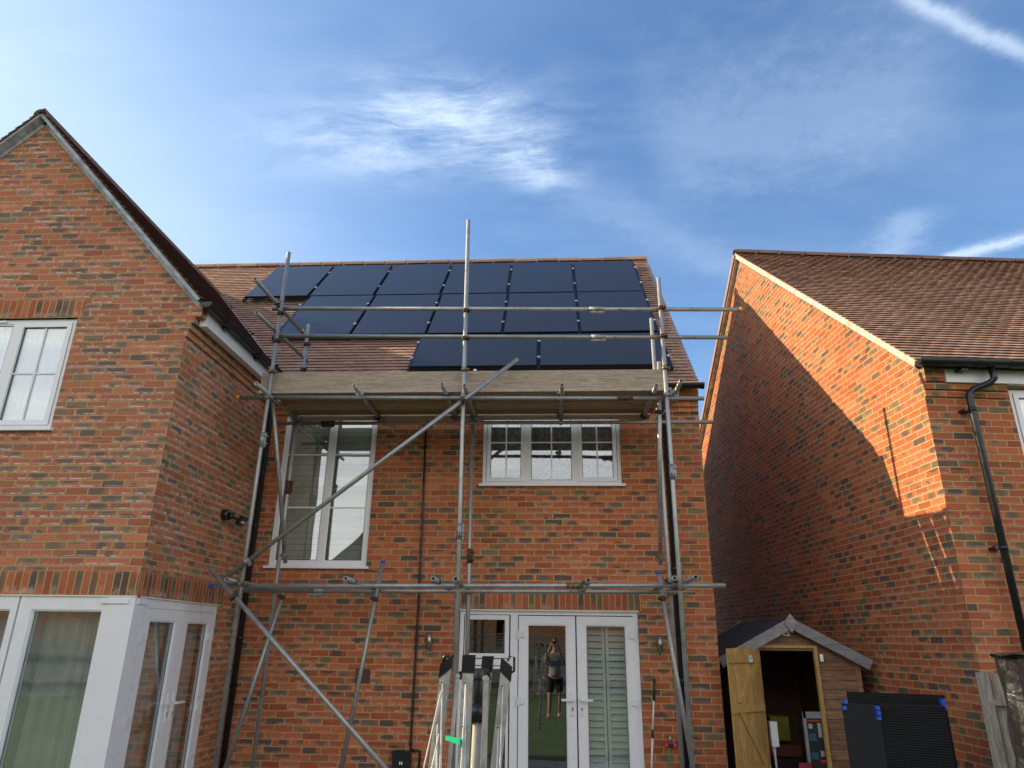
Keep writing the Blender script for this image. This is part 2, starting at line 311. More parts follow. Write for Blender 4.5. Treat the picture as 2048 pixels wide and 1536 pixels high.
# ------------------------------------------------------------------ mesh helpers
col = scene.collection
def V(*a): return np.array(a, float)
class MB:
    def __init__(s): s.v = []; s.f = []; s.uv = []; s.smooth = []
    def quad(s, pts, uv=None, smooth=False):
        i = len(s.v); s.v += [tuple(map(float, p)) for p in pts]; s.f.append(tuple(range(i, i+len(pts))))
        s.uv += list(uv) if uv is not None else [(p[0], p[2]) for p in pts]; s.smooth.append(smooth)
    def box(s, c0, c1, o=None, ax=None):
        """box between corners in the frame o + x*ax[0] + y*ax[1] + z*ax[2]"""
        o = V(0, 0, 0) if o is None else np.array(o, float)
        A = np.eye(3) if ax is None else np.array(ax, float)
        (x0, y0, z0), (x1, y1, z1) = c0, c1
        x0, x1 = sorted((x0, x1)); y0, y1 = sorted((y0, y1)); z0, z1 = sorted((z0, z1))
        P = lambda x, y, z: o + A[0]*x + A[1]*y + A[2]*z
        flip = np.linalg.det(A) < 0
        for q in (((x0,y0,z0),(x1,y0,z0),(x1,y0,z1),(x0,y0,z1)), ((x1,y1,z0),(x0,y1,z0),(x0,y1,z1),(x1,y1,z1)),
                  ((x0,y1,z0),(x0,y0,z0),(x0,y0,z1),(x0,y1,z1)), ((x1,y0,z0),(x1,y1,z0),(x1,y1,z1),(x1,y0,z1)),
                  ((x0,y0,z1),(x1,y0,z1),(x1,y1,z1),(x0,y1,z1)), ((x0,y1,z0),(x1,y1,z0),(x1,y0,z0),(x0,y0,z0))):
            if flip: q = q[::-1]
            xs = {p[0] for p in q}; ys = {p[1] for p in q}
            if len(xs) == 1: uv = [(p[1], p[2]) for p in q]
            elif len(ys) == 1: uv = [(p[0], p[2]) for p in q]
            else: uv = [(p[0], p[1]) for p in q]
            s.quad([P(*p) for p in q], uv)
        return s
    def bar(s, p, q, wx, wz, up=(0, 0, 1)):
        """square bar from p to q"""
        p, q = np.array(p, float), np.array(q, float); d = q-p; L = np.linalg.norm(d); d = d/L
        a = np.cross(d, up); a = a/np.linalg.norm(a); b = np.cross(a, d)
        return s.box((-wx/2, 0, -wz/2), (wx/2, L, wz/2), p, (a, d, b))
    def tube(s, pts, r, seg=14, hollow=0., caps=True, radii=None):
        pts = [np.array(p, float) for p in pts]; n = len(pts); rings = []
        ref = None; radii = radii or [r]*n
        for i, p in enumerate(pts):
            d = (pts[min(i+1, n-1)]-pts[max(i-1, 0)]); d = d/np.linalg.norm(d)
            if ref is None: ref = V(0, 0, 1) if abs(d[2]) < .9 else V(1, 0, 0)
            a = np.cross(d, ref); a = a/np.linalg.norm(a); b = np.cross(d, a); ref = np.cross(a, d)*-1 if False else ref - d*(ref@d); ref = ref/np.linalg.norm(ref)
            rings.append([p + (a*math.cos(t)+b*math.sin(t))*radii[i] for t in np.linspace(0, 2*math.pi, seg, endpoint=False)])
        base = len(s.v)
        for rg in rings: s.v += [tuple(map(float, x)) for x in rg]
        for i in range(n-1):
            for j in range(seg):
                k = (j+1) % seg
                s.f.append((base+i*seg+j, base+(i+1)*seg+j, base+(i+1)*seg+k, base+i*seg+k)); s.uv += [(0, 0)]*4; s.smooth.append(True)
        if caps and not hollow:
            s.f.append(tuple(base+j for j in range(seg))); s.uv += [(0, 0)]*seg; s.smooth.append(False)
            s.f.append(tuple(base+(n-1)*seg+j for j in reversed(range(seg)))); s.uv += [(0, 0)]*seg; s.smooth.append(False)
        if hollow:
            for e, (i0, sg) in enumerate(((0, 1), (n-1, -1))):
                p = pts[i0]; d = pts[1]-pts[0] if e == 0 else pts[n-2]-pts[n-1]; d = d/np.linalg.norm(d)
                b0 = len(s.v); inner = [p + (np.array(rings[i0][j])-p)*(1-hollow) for j in range(seg)]
                s.v += [tuple(map(float, x)) for x in inner]; s.v += [tuple(map(float, x+d*.15)) for x in inner]
                for j in range(seg):
                    k = (j+1) % seg
                    a_, b_ = base+i0*seg+j, base+i0*seg+k
                    f1 = (a_, b_, b0+k, b0+j); f2 = (b0+j, b0+k, b0+seg+k, b0+seg+j)
                    for f, sm in ((f1, False), (f2, True)):
                        s.f.append(f if sg > 0 else f[::-1]); s.uv += [(0, 0)]*4; s.smooth.append(sm)
                cap = tuple(b0+seg+j for j in range(seg)); s.f.append(cap if sg > 0 else cap[::-1]); s.uv += [(0, 0)]*seg; s.smooth.append(False)
        return s
    def build(s, name, mt, parent=None, bevel=0., origin=None, loc=None, mats=None):
        o_ = V(0, 0, 0) if origin is None else np.array(origin, float)
        me = bpy.data.meshes.new(name); me.from_pydata([tuple(np.array(v)-o_) for v in s.v], [], s.f)
        uvl = me.uv_layers.new(name='UVMap'); uvl.data.foreach_set('uv', np.array(s.uv, float).ravel())
        me.polygons.foreach_set('use_smooth', s.smooth); me.materials.append(mt); me.update()
        o = bpy.data.objects.new(name, me); col.objects.link(o)
        o.location = tuple(o_ if loc is None else loc)
        if parent is not None:
            o.parent = parent
            if loc is None: o.matrix_parent_inverse = Matrix.Translation(-parent_world(parent))
        if bevel:
            b = o.modifiers.new('bevel', 'BEVEL'); b.width = bevel; b.segments = 2; b.limit_method = 'ANGLE'
            me.shade_smooth() if False else None
        return o
def parent_world(p):
    l = Vector(p.location)
    if p.parent is not None: l = p.matrix_parent_inverse @ l; l = l + parent_world(p.parent)
    return l
def tag(o, label=None, cat=None, group=None, kind=None):
    if label: o['label'] = label
    if cat: o['category'] = cat
    if group: o['group'] = group
    if kind: o['kind'] = kind
    return o
def thing(name, label, cat, loc=(0, 0, 0), group=None):
    o = bpy.data.objects.new(name, None); col.objects.link(o); o.location = loc; o.empty_display_size = .2
    return tag(o, label, cat, group)
class Fr:
    """wall frame: u along the wall, w outward, v up"""
    def __init__(s, o, ux, n): s.o = np.array(o, float); s.ux = np.array(ux, float); s.n = np.array(n, float); s.ax = (s.ux, s.n, V(0, 0, 1))
    def P(s, u, w, v): return s.o + s.ux*u + s.n*w + V(0, 0, 1)*v
    def box(s, mb, u0, u1, v0, v1, w0, w1): mb.box((u0, w0, v0), (u1, w1, v1), s.o, s.ax); return mb
PH = .097; RC = CAM + ray(1839, 743)*7.61
FM = Fr((0, 8.9, 0), (1, 0, 0), (0, -1, 0)); FW = Fr((0, 6.6, 0), (1, 0, 0), (0, -1, 0)); FS = Fr((-3.88, 0, 0), (0, 1, 0), (1, 0, 0))
FR = Fr((RC[0], RC[1], 0), (math.cos(PH), math.sin(PH), 0), (math.sin(PH), -math.cos(PH), 0))
FG = Fr((RC[0], RC[1], 0), (-math.sin(PH), math.cos(PH), 0), (-math.cos(PH), -math.sin(PH), 0))
def wall(mb, F, u0, u1, v0, v1, openings=(), reveal=.10, gable=None, uoff=0.):
    us = sorted({u0, u1, *[o[0] for o in openings], *[o[1] for o in openings]}); vs = sorted({v0, v1, *[o[2] for o in openings], *[o[3] for o in openings]})
    us = [x for x in us if u0 <= x <= u1]; vs = [x for x in vs if v0 <= x <= v1]
    for a, b in zip(us, us[1:]):
        for c, d in zip(vs, vs[1:]):
            if any(o[0] <= a and b <= o[1] and o[2] <= c and d <= o[3] for o in openings): continue
            q = ((a, c), (b, c), (b, d), (a, d)); mb.quad([F.P(x, 0, y) for x, y in q], [(x+uoff, y) for x, y in q])
    for a, b, c, d in openings:
        for (x0, y0), (x1, y1) in (((a, c), (a, d)), ((b, d), (b, c)), ((a, d), (b, d)), ((b, c), (a, c))):
            x0, x1 = max(u0, min(u1, x0)), max(u0, min(u1, x1))
            uv = [(0, y0), (0, y1), (-reveal, y1), (-reveal, y0)] if x0 == x1 else [(x0, y0), (x1, y0), (x1, y0-reveal), (x0, y0-reveal)]
            mb.quad([F.P(x0, 0, y0), F.P(x1, 0, y1), F.P(x1, -reveal, y1), F.P(x0, -reveal, y0)], uv)
    if gable:
        q = [(u0, v1), (u1, v1), *gable]; mb.quad([F.P(x, 0, y) for x, y in q], [(x+uoff, y) for x, y in q])
# ------------------------------------------------------------------ ground
g = MB(); g.quad([(-400, -400, 0), (400, -400, 0), (400, 400, 0), (-400, 400, 0)]); tag(g.build('ground', LAWN), kind='structure')
g = MB(); g.box((-9, 6.0, -.05), (4.6, 9.2, .03)); tag(g.build('patio', PATIO), kind='structure')
# ------------------------------------------------------------------ roofs
TANM = math.tan(R_(47)); SM, CM = math.sin(R_(47)), math.cos(R_(47))
def tiles(o, a, s, L, rows, keep=None, g=.1, wd=.165, seed=0, lift=.022):
    """plain tiles: o eave corner, a along, s up-slope"""
    o, a, s = map(lambda x: np.array(x, float), (o, a, s)); n = np.cross(a, s); n = n*(1 if n[2] > 0 else -1)
    rg = np.random.default_rng(seed); mb = MB(); nc = int(L/wd)+2
    flip = np.cross(a, s)[2] < 0
    for r in range(rows):
        sag = .004*math.sin(r*.7)
        for c in range(nc):
            u0 = (c-.5*(r % 2))*wd; u1 = u0+wd
            u0, u1 = max(0, u0), min(L, u1)
            if u1-u0 < .02: continue
            t0 = r*g; ctr = o+a*(u0+u1)/2+s*(t0+g/2)
            if keep and not keep(ctr): continue
            lf = lift+rg.normal(0, .0007); tw = rg.normal(0, .0006); dt = rg.normal(0, .0012)
            e = .0015; us = np.linspace(u0+e, u1-e, 4); cb = [0, .0016, .0016, 0]
            low = [o+a*us[i]+s*(t0+dt)+n*(lf+cb[i]+tw*(i-1.5)) for i in range(4)]
            bot = [p-n*.012+s*.010 for p in low]
            up = [o+a*us[i]+s*(t0+g+.02)+n*(.003+cb[i]) for i in range(4)]
            b = len(mb.v); mb.v += [tuple(p) for p in low+bot+up]
            fs = [(b+i, b+i+1, b+9+i, b+8+i) for i in range(3)]+[(b+4+i, b+5+i, b+1+i, b+i) for i in range(3)]+[(b+4, b, b+8), (b+3, b+7, b+11)]
            for f in fs:
                mb.f.append(f[::-1] if flip else f); mb.uv += [(0, 0)]*len(f); mb.smooth.append(False)
    return mb
def ridge_tiles(mb, p, q, r=.115, piece=.45):
    p, q = np.array(p, float), np.array(q, float); d = q-p; L = np.linalg.norm(d); d /= L; a = np.cross(d, (0, 0, 1)); n = int(round(L/piece))
    for i in range(n):
        c0, c1 = p+d*(L*i/n+.006), p+d*(L*(i+1)/n-.006); k = 7; off = V(0, 0, random.uniform(-.004, .004))
        rr = [(math.cos(t), math.sin(t)) for t in np.linspace(-.25, math.pi+.25, k+1)]
        for j in range(k):
            (x0, y0), (x1, y1) = rr[j], rr[j+1]
            P = lambda c, x, y, R: c+a*x*R+V(0, 0, 1)*y*R*.92+off
            mb.quad([P(c0, x0, y0, r), P(c1, x0, y0, r), P(c1, x1, y1, r), P(c0, x1, y1, r)], [(0, 0)]*4, True)
            for c in (c0, c1): mb.quad([P(c, x0, y0, r), P(c, x1, y1, r), P(c, x1, y1, r*.86), P(c, x0, y0, r*.86)], [(0, 0)]*4)
    return mb
# main house roof numbers
YE, ZE = 8.66, 4.86                      # eave line
T_R = 5.51; YR, ZR = YE+T_R*CM, ZE+T_R*SM # ridge
XR = 1.925; XL = -10.
WE_X, WE_Z = -3.70, 5.06; WRX = -6.14; WT = math.tan(R_(46.7)); WRZ = WE_Z+(WE_X-WRX)*WT
def z_main(y): return ZE+(y-YE)*TANM
def z_wing(x): return WE_Z+(WE_X-x)*WT if x > WRX else WE_Z+(x-(2*WRX-WE_X))*WT
house = thing('brick_house', 'long brick house with gabled left wing, scaffolding in front and solar panels on its roof', 'house', (-1, 8.9, 0))
# walls -------------------------------------------------------------
W1 = (-3.60, -2.335, 2.555, 4.62); W2 = (-.91, .897, 3.60, 4.62); D1 = (-1.133, 1.015, .06, 2.062)
b = MB(); wall(b, FM, -3.88, 1.93, 0, 4.88, [W1, W2, D1])
b.build('front_wall', BR, house)
b = MB(); FE = Fr((1.93, 0, 0), (0, 1, 0), (1, 0, 0)); YB = 2*YR-8.9
wall(b, FE, 8.9, YB, 0, 4.88, gable=[(YR, 4.88+(YR-8.9)*TANM)])
wall(b, Fr((0, YB, 0), (1, 0, 0), (0, 1, 0)), -9.5, 1.93, 0, 4.88); wall(b, Fr((-9.5, 0, 0), (0, 1, 0), (-1, 0, 0)), 8.9, YB, 0, 4.88, gable=[(YR, 4.88+(YR-8.9)*TANM)])
wall(b, FM, -9.5, -8.44, 0, 4.88)
b.build('rear_walls', BR, house)
WX0 = 2*WRX+3.88; WU = (-7.20, -5.118, 3.685, 4.935); WL = (-7.9, -3.88, .06, 2.056)
EZ = WE_Z+(3.88-3.70)*WT-.05; apz = WRZ-.05
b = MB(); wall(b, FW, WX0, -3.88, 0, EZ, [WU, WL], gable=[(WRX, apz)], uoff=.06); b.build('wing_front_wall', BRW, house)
WS = (6.60, 8.312, .06, 2.056)
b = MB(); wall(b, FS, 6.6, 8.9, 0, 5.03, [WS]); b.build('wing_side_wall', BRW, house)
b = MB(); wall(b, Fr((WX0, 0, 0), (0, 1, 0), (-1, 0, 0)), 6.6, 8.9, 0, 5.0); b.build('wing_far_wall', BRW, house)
# corbelled courses under the eaves
b = MB()
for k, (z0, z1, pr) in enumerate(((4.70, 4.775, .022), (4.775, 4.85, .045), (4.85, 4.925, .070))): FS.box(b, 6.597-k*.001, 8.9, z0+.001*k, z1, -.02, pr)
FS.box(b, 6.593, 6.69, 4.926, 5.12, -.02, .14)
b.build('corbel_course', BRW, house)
b = MB()
for k, (z0, z1, pr) in enumerate(((4.55, 4.625, .022), (4.625, 4.70, .045))): FM.box(b, -3.85, 1.928, z0+.001*k, z1, -.02, pr)
FM.box(b, 1.66, 1.932, 4.702, 4.86, -.02, .085)
b.build('corbel_course', BR, house)
# soldier lintels
def soldier(F, u0, u1, v0, w=.003):
    b = MB(); F.box(b, u0, u1, v0, v0+.222, -.03, w)
    b.uv = [(x, y-v0+.0005) for x, y in b.uv]; return b
soldier(FM, D1[0]-.05, D1[1]+.05, D1[3]).build('lintel', BRS, house)
soldier(FW, -8.2, -3.8815, WL[3]).build('lintel', BRS, house); soldier(FS, 6.601, 8.42, WS[3]).build('lintel', BRS, house)
soldier(FW, WU[0]-.08, WU[1]+.05, WU[3]).build('lintel', BRS, house)
# roofs ---------------------------------------------------------------
def keep_main(p): return not (p[2] < z_wing(p[0])-.01 and p[0] > 2*WRX-WE_X and p[2] < WRZ)
tiles((XL, YE, ZE), (1, 0, 0), (0, CM, SM), XR-XL, int(T_R/.1), keep_main, seed=1).build('roof', TILE, house)
def slab(mb, p, a, s, L, T, th):
    a, s = np.array(a, float), np.array(s, float); n = np.cross(a, s); n = n*(1 if n[2] > 0 else -1)
    mb.box((0, 0, -th), (L, T, 0), p, (a, s, n)); return mb
b = MB(); slab(b, (XL+.01, YE+.02, ZE-.002), (1, 0, 0), (0, CM, SM), XR-XL-.06, T_R-.03, .05); slab(b, (XL+.01, 2*YR-YE, ZE), (1, 0, 0), (0, -CM, SM), XR-XL-.04, T_R-.03, .05)
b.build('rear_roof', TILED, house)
cw, sw = math.cos(R_(46.7)), math.sin(R_(46.7)); TW = (WE_X-WRX)/cw
def keep_wing(p): return p[2] > z_main(p[1])-.02
WY0 = 6.475
YV = YE+(WRZ-ZE)/TANM+.1
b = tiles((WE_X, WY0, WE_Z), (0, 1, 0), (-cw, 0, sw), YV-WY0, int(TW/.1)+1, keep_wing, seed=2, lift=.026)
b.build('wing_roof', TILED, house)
tiles((2*WRX-WE_X, WY0, WE_Z), (0, 1, 0), (cw, 0, sw), YV-WY0, int(TW/.1)+1, keep_wing, seed=3, lift=.026).build('wing_roof', TILE, house)
b = MB(); ridge_tiles(b, (XL, YR, ZR-.0), (XR+.01, YR, ZR-.0), .088).build('ridge_tiles', TILE, house)
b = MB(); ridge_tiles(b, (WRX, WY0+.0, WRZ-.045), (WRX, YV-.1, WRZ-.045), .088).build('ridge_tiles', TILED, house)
# wing deck, clipped at the valley
b = MB()
for sgn in (1, -1):
    ex = WE_X if sgn > 0 else 2*WRX-WE_X
    p = [(ex, WY0+.04, WE_Z-.004), (ex, YE+(WE_Z-ZE)/TANM, WE_Z-.004), (WRX, YV-.1, WRZ-.004), (WRX, WY0+.04, WRZ-.004)]
    b.quad(p); b.quad([(x, y, z-.05) for x, y, z in p])
    b.quad([p[0], p[3], (p[3][0], p[3][1], p[3][2]-.05), (p[0][0], p[0][1], p[0][2]-.05)])
b.build('roof_deck', SHADOW, house)
# undercloak boards of the wing gable and mortar line
b = MB(); n2 = 14
for sgn in (1, -1):
    s = V(-sgn*cw, 0, sw); n = V(sgn*sw, 0, cw); e = V(WRX+sgn*(WE_X-WRX), 0, WE_Z)
    for i in range(n2):
        t0, t1 = .05+(TW-.07)*i/n2, .05+(TW-.07)*(i+1)/n2-.003
        b.box((t0, 0, -.012), (t1, .115, .0), e+V(0, WY0+.012, 0)-n*(.026+random.uniform(0, .002)), (s, V(0, 1, 0), n)); b.box((t0, .012, -.001), (t1, .03, .024), e+V(0, WY0+.012, 0)-n*.026, (s, V(0, 1, 0), n))
    b.box((.05, 0, -.06), (TW-.05, .02, -.012), e+V(0, 6.59, 0)-n*.026, (s, V(0, 1, 0), n))
b.build('verge_undercloak', UNDER, house)
# valley edge
b = MB(); pts = []
for z in np.linspace(WE_Z-.02, WRZ-.1, 12): pts.append((WE_X-(z-WE_Z)/WT, YE+(z-ZE)/TANM, z+.028))
b.tube(pts, .011, 8); b.build('valley_edge', LEAD, house)
# fascias, gutters
def gutter(mb, p, q, r=.056):
    p, q = np.array(p, float), np.array(q, float); d = q-p; L = np.linalg.norm(d); d /= L; a = np.cross(d, (0, 0, 1)); k = 10
    th = np.linspace(math.pi, 2*math.pi, k+1)
    for j in range(k):
        A = [(math.cos(th[i])*r, math.sin(th[i])*r) for i in (j, j+1)]
        pts = [c+a*x+V(0, 0, 1)*y for c, (x, y) in ((p, A[0]), (q, A[0]), (q, A[1]), (p, A[1]))]
        mb.quad(pts, None, True); mb.quad([x*1 for x in [c+a*x*.93+V(0, 0, 1)*(y*.93) for c, (x, y) in ((p, A[0]), (p, A[1]), (q, A[1]), (q, A[0]))]], None, True)
        for c in (p, q): mb.quad([c, c+a*A[0][0]+V(0, 0, 1)*A[0][1], c+a*A[1][0]+V(0, 0, 1)*A[1][1]])
    for sx in (-1, 1): mb.bar(p+a*sx*r, q+a*sx*r, .008, .012)
    return mb
def gutter_bands(mb, p, q, ts, r=.056):
    p, q = np.array(p, float), np.array(q, float); d = q-p; L = np.linalg.norm(d); d /= L; a = np.cross(d, (0, 0, 1))
    for t, wd in ts:
        c = p+d*t; th = np.linspace(math.pi-.1, 2*math.pi+.1, 11); rr = r+.007
        for j in range(10):
            A = [(math.cos(th[i])*rr, math.sin(th[i])*rr) for i in (j, j+1)]; c1 = c+d*wd
            mb.quad([x for x in [k+a*x+V(0, 0, 1)*y for k, (x, y) in ((c, A[0]), (c1, A[0]), (c1, A[1]), (c, A[1]))]], None, True)
            for e in (c, c1): mb.quad([e+a*A[0][0]+V(0, 0, 1)*A[0][1], e+a*A[1][0]+V(0, 0, 1)*A[1][1], e+a*A[1][0]*.85+V(0, 0, 1)*A[1][1]*.85, e+a*A[0][0]*.85+V(0, 0, 1)*A[0][1]*.85])
    return mb
b = MB(); b.box((-3.80, 6.69, 4.855), (-3.715, 8.86, 5.045)); b.build('fascia', UPVC, house, .004)
b = MB(); gutter(b, (-3.645, 6.48, 5.045), (-3.645, 8.78, 5.045)); b.box((-3.712, 7.0, 4.97), (-3.66, 7.08, 5.03)); b.box((-3.712, 7.9, 4.97), (-3.66, 7.98, 5.03))
gutter_bands(b, (-3.645, 6.48, 5.045), (-3.645, 8.78, 5.045), ((0, .015), (.42, .16), (1.35, .16))); b.build('gutter', BLACKP, house)
b = MB(); b.box((-3.7, 8.74, 4.69), (1.655, 8.83, 4.865)); b.build('fascia', UPVC, house, .004)
b = MB(); gutter(b, (-3.55, 8.66, 4.865), (1.975, 8.66, 4.865)); gutter_bands(b, (-3.55, 8.66, 4.865), (1.975, 8.66, 4.865), ((5.49, .035),)); b.build('gutter', BLACKP, house)
# downpipes of the main house
def pipe(parent, name, F, pts, r, mt, clips=()):
    b = MB(); b.tube([F.P(*p) for p in pts], r, 16)
    for z in clips:
        u = pts[-1][0]; wv = pts[-1][1]
        b.tube([F.P(u, wv, z-.02), F.P(u, wv, z+.02)], r+.005, 16); F.box(b, u-r-.05, u+r*.2, z-.012, z+.012, 0.002, wv)
    return b.build(name, mt, parent)
pipe(house, 'downpipe', FM, [(1.475, .15, 4.80), (1.475, .15, 4.70), (1.475, .055, 4.52), (1.475, .055, .05)], .034, BLACKP, (3.95, 2.55, 1.3))
pipe(house, 'downpipe', FM, [(-3.80, .15, 4.80), (-3.80, .15, 4.72), (-3.80, .055, 4.55), (-3.80, .055, .05)], .034, BLACKP, (3.05, 1.7))
b = MB(); b.tube([FM.P(-1.675, .03, 4.5), FM.P(-1.655, .03, 3.2), FM.P(-1.64, .03, 2.1), FM.P(-1.64, .03, .55), FM.P(-1.63, .03, .515)], .013, 10)
b.tube([FM.P(-1.64, .03, .52), FM.P(-1.53, .03, .515), FM.P(-1.53, .03, .49), FM.P(-1.53, .03, .05)], .013, 10)
for z in (1.72, .6): b.tube([FM.P(-1.642, .03, z-.03), FM.P(-1.642, .03, z+.03)], .018, 10)
b.build('cable_conduit', BLACKP, house)
# ------------------------------------------------------------------ windows
def bars(F, mb, u0, u1, v0, v1, t, w0, w1):
    tl, tr, tb, tt = (t, t, t, t) if not hasattr(t, '__len__') else t
    F.box(mb, u0, u0+tl, v0, v1, w0, w1); F.box(mb, u1-tr, u1, v0, v1, w0, w1)
    F.box(mb, u0+tl, u1-tr, v0, v0+tb, w0, w1-.0012); F.box(mb, u0+tl, u1-tr, v1-tt, v1, w0, w1-.0012)
def glaze(F, parent, u0, u1, v0, v1, w, munt=(), name='pane'):
    b = MB(); F.box(b, u0, u1, v0, v1, w-.004, w+.004); b.build(name, GLASS, parent)
    b = MB(); bars(F, b, u0, u1, v0, v1, .011, w-.006, w+.0062); b.build('gasket', BLACKP, parent)
    if munt:
        for kind, x in munt:
            b = MB()
            if kind == 'v': F.box(b, x-.009, x+.009, v0, v1, w+.005, w+.012)
            else: F.box(b, u0, u1, x-.009, x+.009, w+.0045, w+.0115)
            b.build('glazing_bar', UPVC, parent)
def win(F, name, parent, R, lights, t=.045, sill=True, wf=-.03):
    """lights: (u0,u1,casement?,muntins)"""
    u0, u1, v0, v1 = R; b = MB(); bars(F, b, u0+.004, u1-.004, v0+.004, v1-.004, t, wf-.06, wf)
    for a, c in zip(lights, lights[1:]): F.box(b, a[1]-.02, c[0]+.02, v0+t, v1-t, wf-.06, wf-.0006)
    o = b.build(name, UPVC, parent, .003)
    for (a, c, cas, mu) in lights:
        a2, c2, d0, d1 = a+.012, c-.012, v0+t-.004, v1-t+.004; tt = .05 if cas else .022
        s = MB(); bars(F, s, a2, c2, d0, d1, tt, wf-.05, wf+(.012 if cas else -.008)); s.build('casement', UPVC, o, .003)
        glaze(F, o, a2+tt-.004, c2-tt+.004, d0+tt-.004, d1-tt+.004, wf-.018, mu)
    if sill:
        s = MB(); F.box(s, u0-.035, u1+.035, v0-.028, v0+.002, -.05, .045); s.build('sill', UPVC, o, .003)
    return o
win(FM, 'window', house, W1, [(-3.555, -2.955, False, [('h', 4.006), ('h', 3.301)]), (-2.915, -2.38, False, [('h', 4.006), ('h', 3.301)])], t=.06)
win(FM, 'window', house, W2, [(-.865, -.345, True, [('v', -.60), ('h', 4.165)]), (-.305, .29, False, [('v', -.005), ('h', 4.165)]), (.33, .852, True, [('v', .59), ('h', 4.165)])])
win(FW, 'window', house, WU, [(-7.155, -6.49, True, []), (-6.45, -5.82, False, [('v', -6.13), ('h', 4.30)]), (-5.78, -5.165, True, [('v', -5.475), ('h', 4.305)])], t=.05)
# trickle vent
b = MB(); FW.box(b, -6.3, -5.93, 4.895, 4.915, -.03, -.012); b.build('trickle_vent', UPVC, house, .002)
def handle(F, parent, u, z, w, side):
    b = MB(); F.box(b, u-.017, u+.017, z-.17, z+.09, w, w+.012); F.box(b, u-.012, u+.012, z-.014, z+.014, w+.012, w+.045)
    F.box(b, min(u-.012*side, u+.13*side), max(u-.012*side, u+.13*side), z-.010, z+.012, w+.045, w+.062); b.build('handle', WHITE, parent, .005)
    b = MB(); b.tube([F.P(u, w+.012, z-.09), F.P(u, w+.0145, z-.09)], .009, 12); F.box(b, u-.004, u+.004, z-.12, z-.09, w+.012, w+.0145); b.build('keyhole', BLACKP, parent)
def hinge(F, parent, u, z, w, s):
    b = MB(); F.box(b, u-.012, u+.012, z-.055, z+.045, w, w+.022); F.box(b, min(u, u+.07*s), max(u, u+.07*s), z-.032, z+.038, w, w+.018); b.build('hinge', WHITE, parent, .004)
def leaf(F, parent, u0, u1, v0, v1, w, tl, tr, tt, tb=.11, hs=0, hz=(1.78, 1.05), hd=0):
    b = MB(); bars(F, b, u0, u1, v0, v1, (tl, tr, tb, tt), w-.05, w+.008); o = b.build('door', UPVC, parent, .004)
    s = MB(); bars(F, s, u0+tl-.002, u1-tr+.002, v0+tb-.002, v1-tt+.002, .014, w-.05, w-.004); s.build('glazing_bead', UPVC, o, .002)
    glaze(F, o, u0+tl+.005, u1-tr-.005, v0+tb+.005, v1-tt-.005, w-.022)
    if hd: handle(F, o, u1-.045 if hd > 0 else u0+.045, 1.07, w+.008, -hd)
    if hs:
        for z in hz: hinge(F, o, u0 if hs < 0 else u1, z, w+.008, -hs)
    return o
# main patio doors
b = MB(); u0, u1, v0, v1 = D1
bars(FM, b, u0+.004, u1-.004, v0, v1-.004, (.05, .055, .05, .055), -.085, -.02); FM.box(b, -.515, -.425, v0+.05, v1-.055, -.085, -.021)
FM.box(b, -1.08, -.517, 1.43, 1.50, -.085, -.0215)
pf = b.build('patio_door_frame', UPVC, house, .004)
b = MB(); bars(FM, b, -1.065, -.53, 1.51, 1.995, .052, -.07, -.008); b.build('casement', UPVC, pf, .004); glaze(FM, pf, -1.02, -.575, 1.555, 1.95, -.04)
b = MB(); bars(FM, b, -1.065, -.53, .11, 1.42, .03, -.07, -.018); b.build('casement', UPVC, pf, .004); glaze(FM, pf, -1.04, -.555, .135, 1.395, -.04)
leaf(FM, house, -.415, .262, .11, 1.992, -.02, .105, .105, .10, hs=-1, hd=1)
leaf(FM, house, .278, .966, .11, 1.992, -.02, .105, .105, .10, hs=1, hd=-1)
b = MB(); FM.box(b, .2635, .2765, .11, 1.99, -.07, -.03); b.build('door_gap_seal', BLACKP, house)
# drip trim above doors
for F_, *q_ in ((FM, D1[0]-.004, D1[1]+.004, 2.046, 2.061, -.05, .010), (FS, 6.602, 8.325, 2.0455, 2.0557, -.05, .014), (FW, -8, -3.866, 2.045, 2.0555, -.05, .014)):
    b = MB(); F_.box(b, *q_); b.build('head_trim', CREAM, house, .002)
# wing corner glazing (front) and french doors (side)
b = MB(); FW.box(b, -4.15, -3.905, .06, 2.045, -.10, .004); FS.box(b, 6.595, 6.782, .06, 2.045, -.10, .004)
b.build('corner_post', UPVC, house, .004)
b = MB(); FW.box(b, -4.20, -3.935, 1.985, 2.03, .004, .022); FS.box(b, 6.64, 6.80, 1.985, 2.03, .004, .020); b.build('post_cap', UPVC, house, .003)
for (a, c) in ((-4.99, -4.152), (-5.90, -5.01), (-6.9, -5.92)):
    b = MB(); bars(FW, b, a, c, .06, 2.045, (.125, .03, .12, .12), -.09, -.004) if a > -5 else bars(FW, b, a, c, .06, 2.045, (.11, .06, .12, .12), -.09, -.004)
    o = b.build('window', UPVC, house, .004); r0 = a+(.125 if a > -5 else .11); r1 = c-(.03 if a > -5 else .06)
    s = MB(); bars(FW, s, r0-.002, r1+.002, .178, 1.927, .016, -.09, -.02); s.build('glazing_bead', UPVC, o, .002)
    glaze(FW, o, r0+.005, r1-.005, .185, 1.92, -.05)
b = MB(); bars(FS, b, 6.783, 8.305, .06, 2.045, (.012, .07, .05, .085), -.09, -.006); b.build('french_door_frame', UPVC, house, .004)
leaf(FS, house, 6.80, 7.565, .11, 1.957, -.012, .125, .14, .11, hs=-1, hz=(1.70, .98), hd=1)
leaf(FS, house, 7.578, 8.232, .11, 1.957, -.012, .095, .085, .11, hs=1, hz=(1.70, .98), hd=-1)
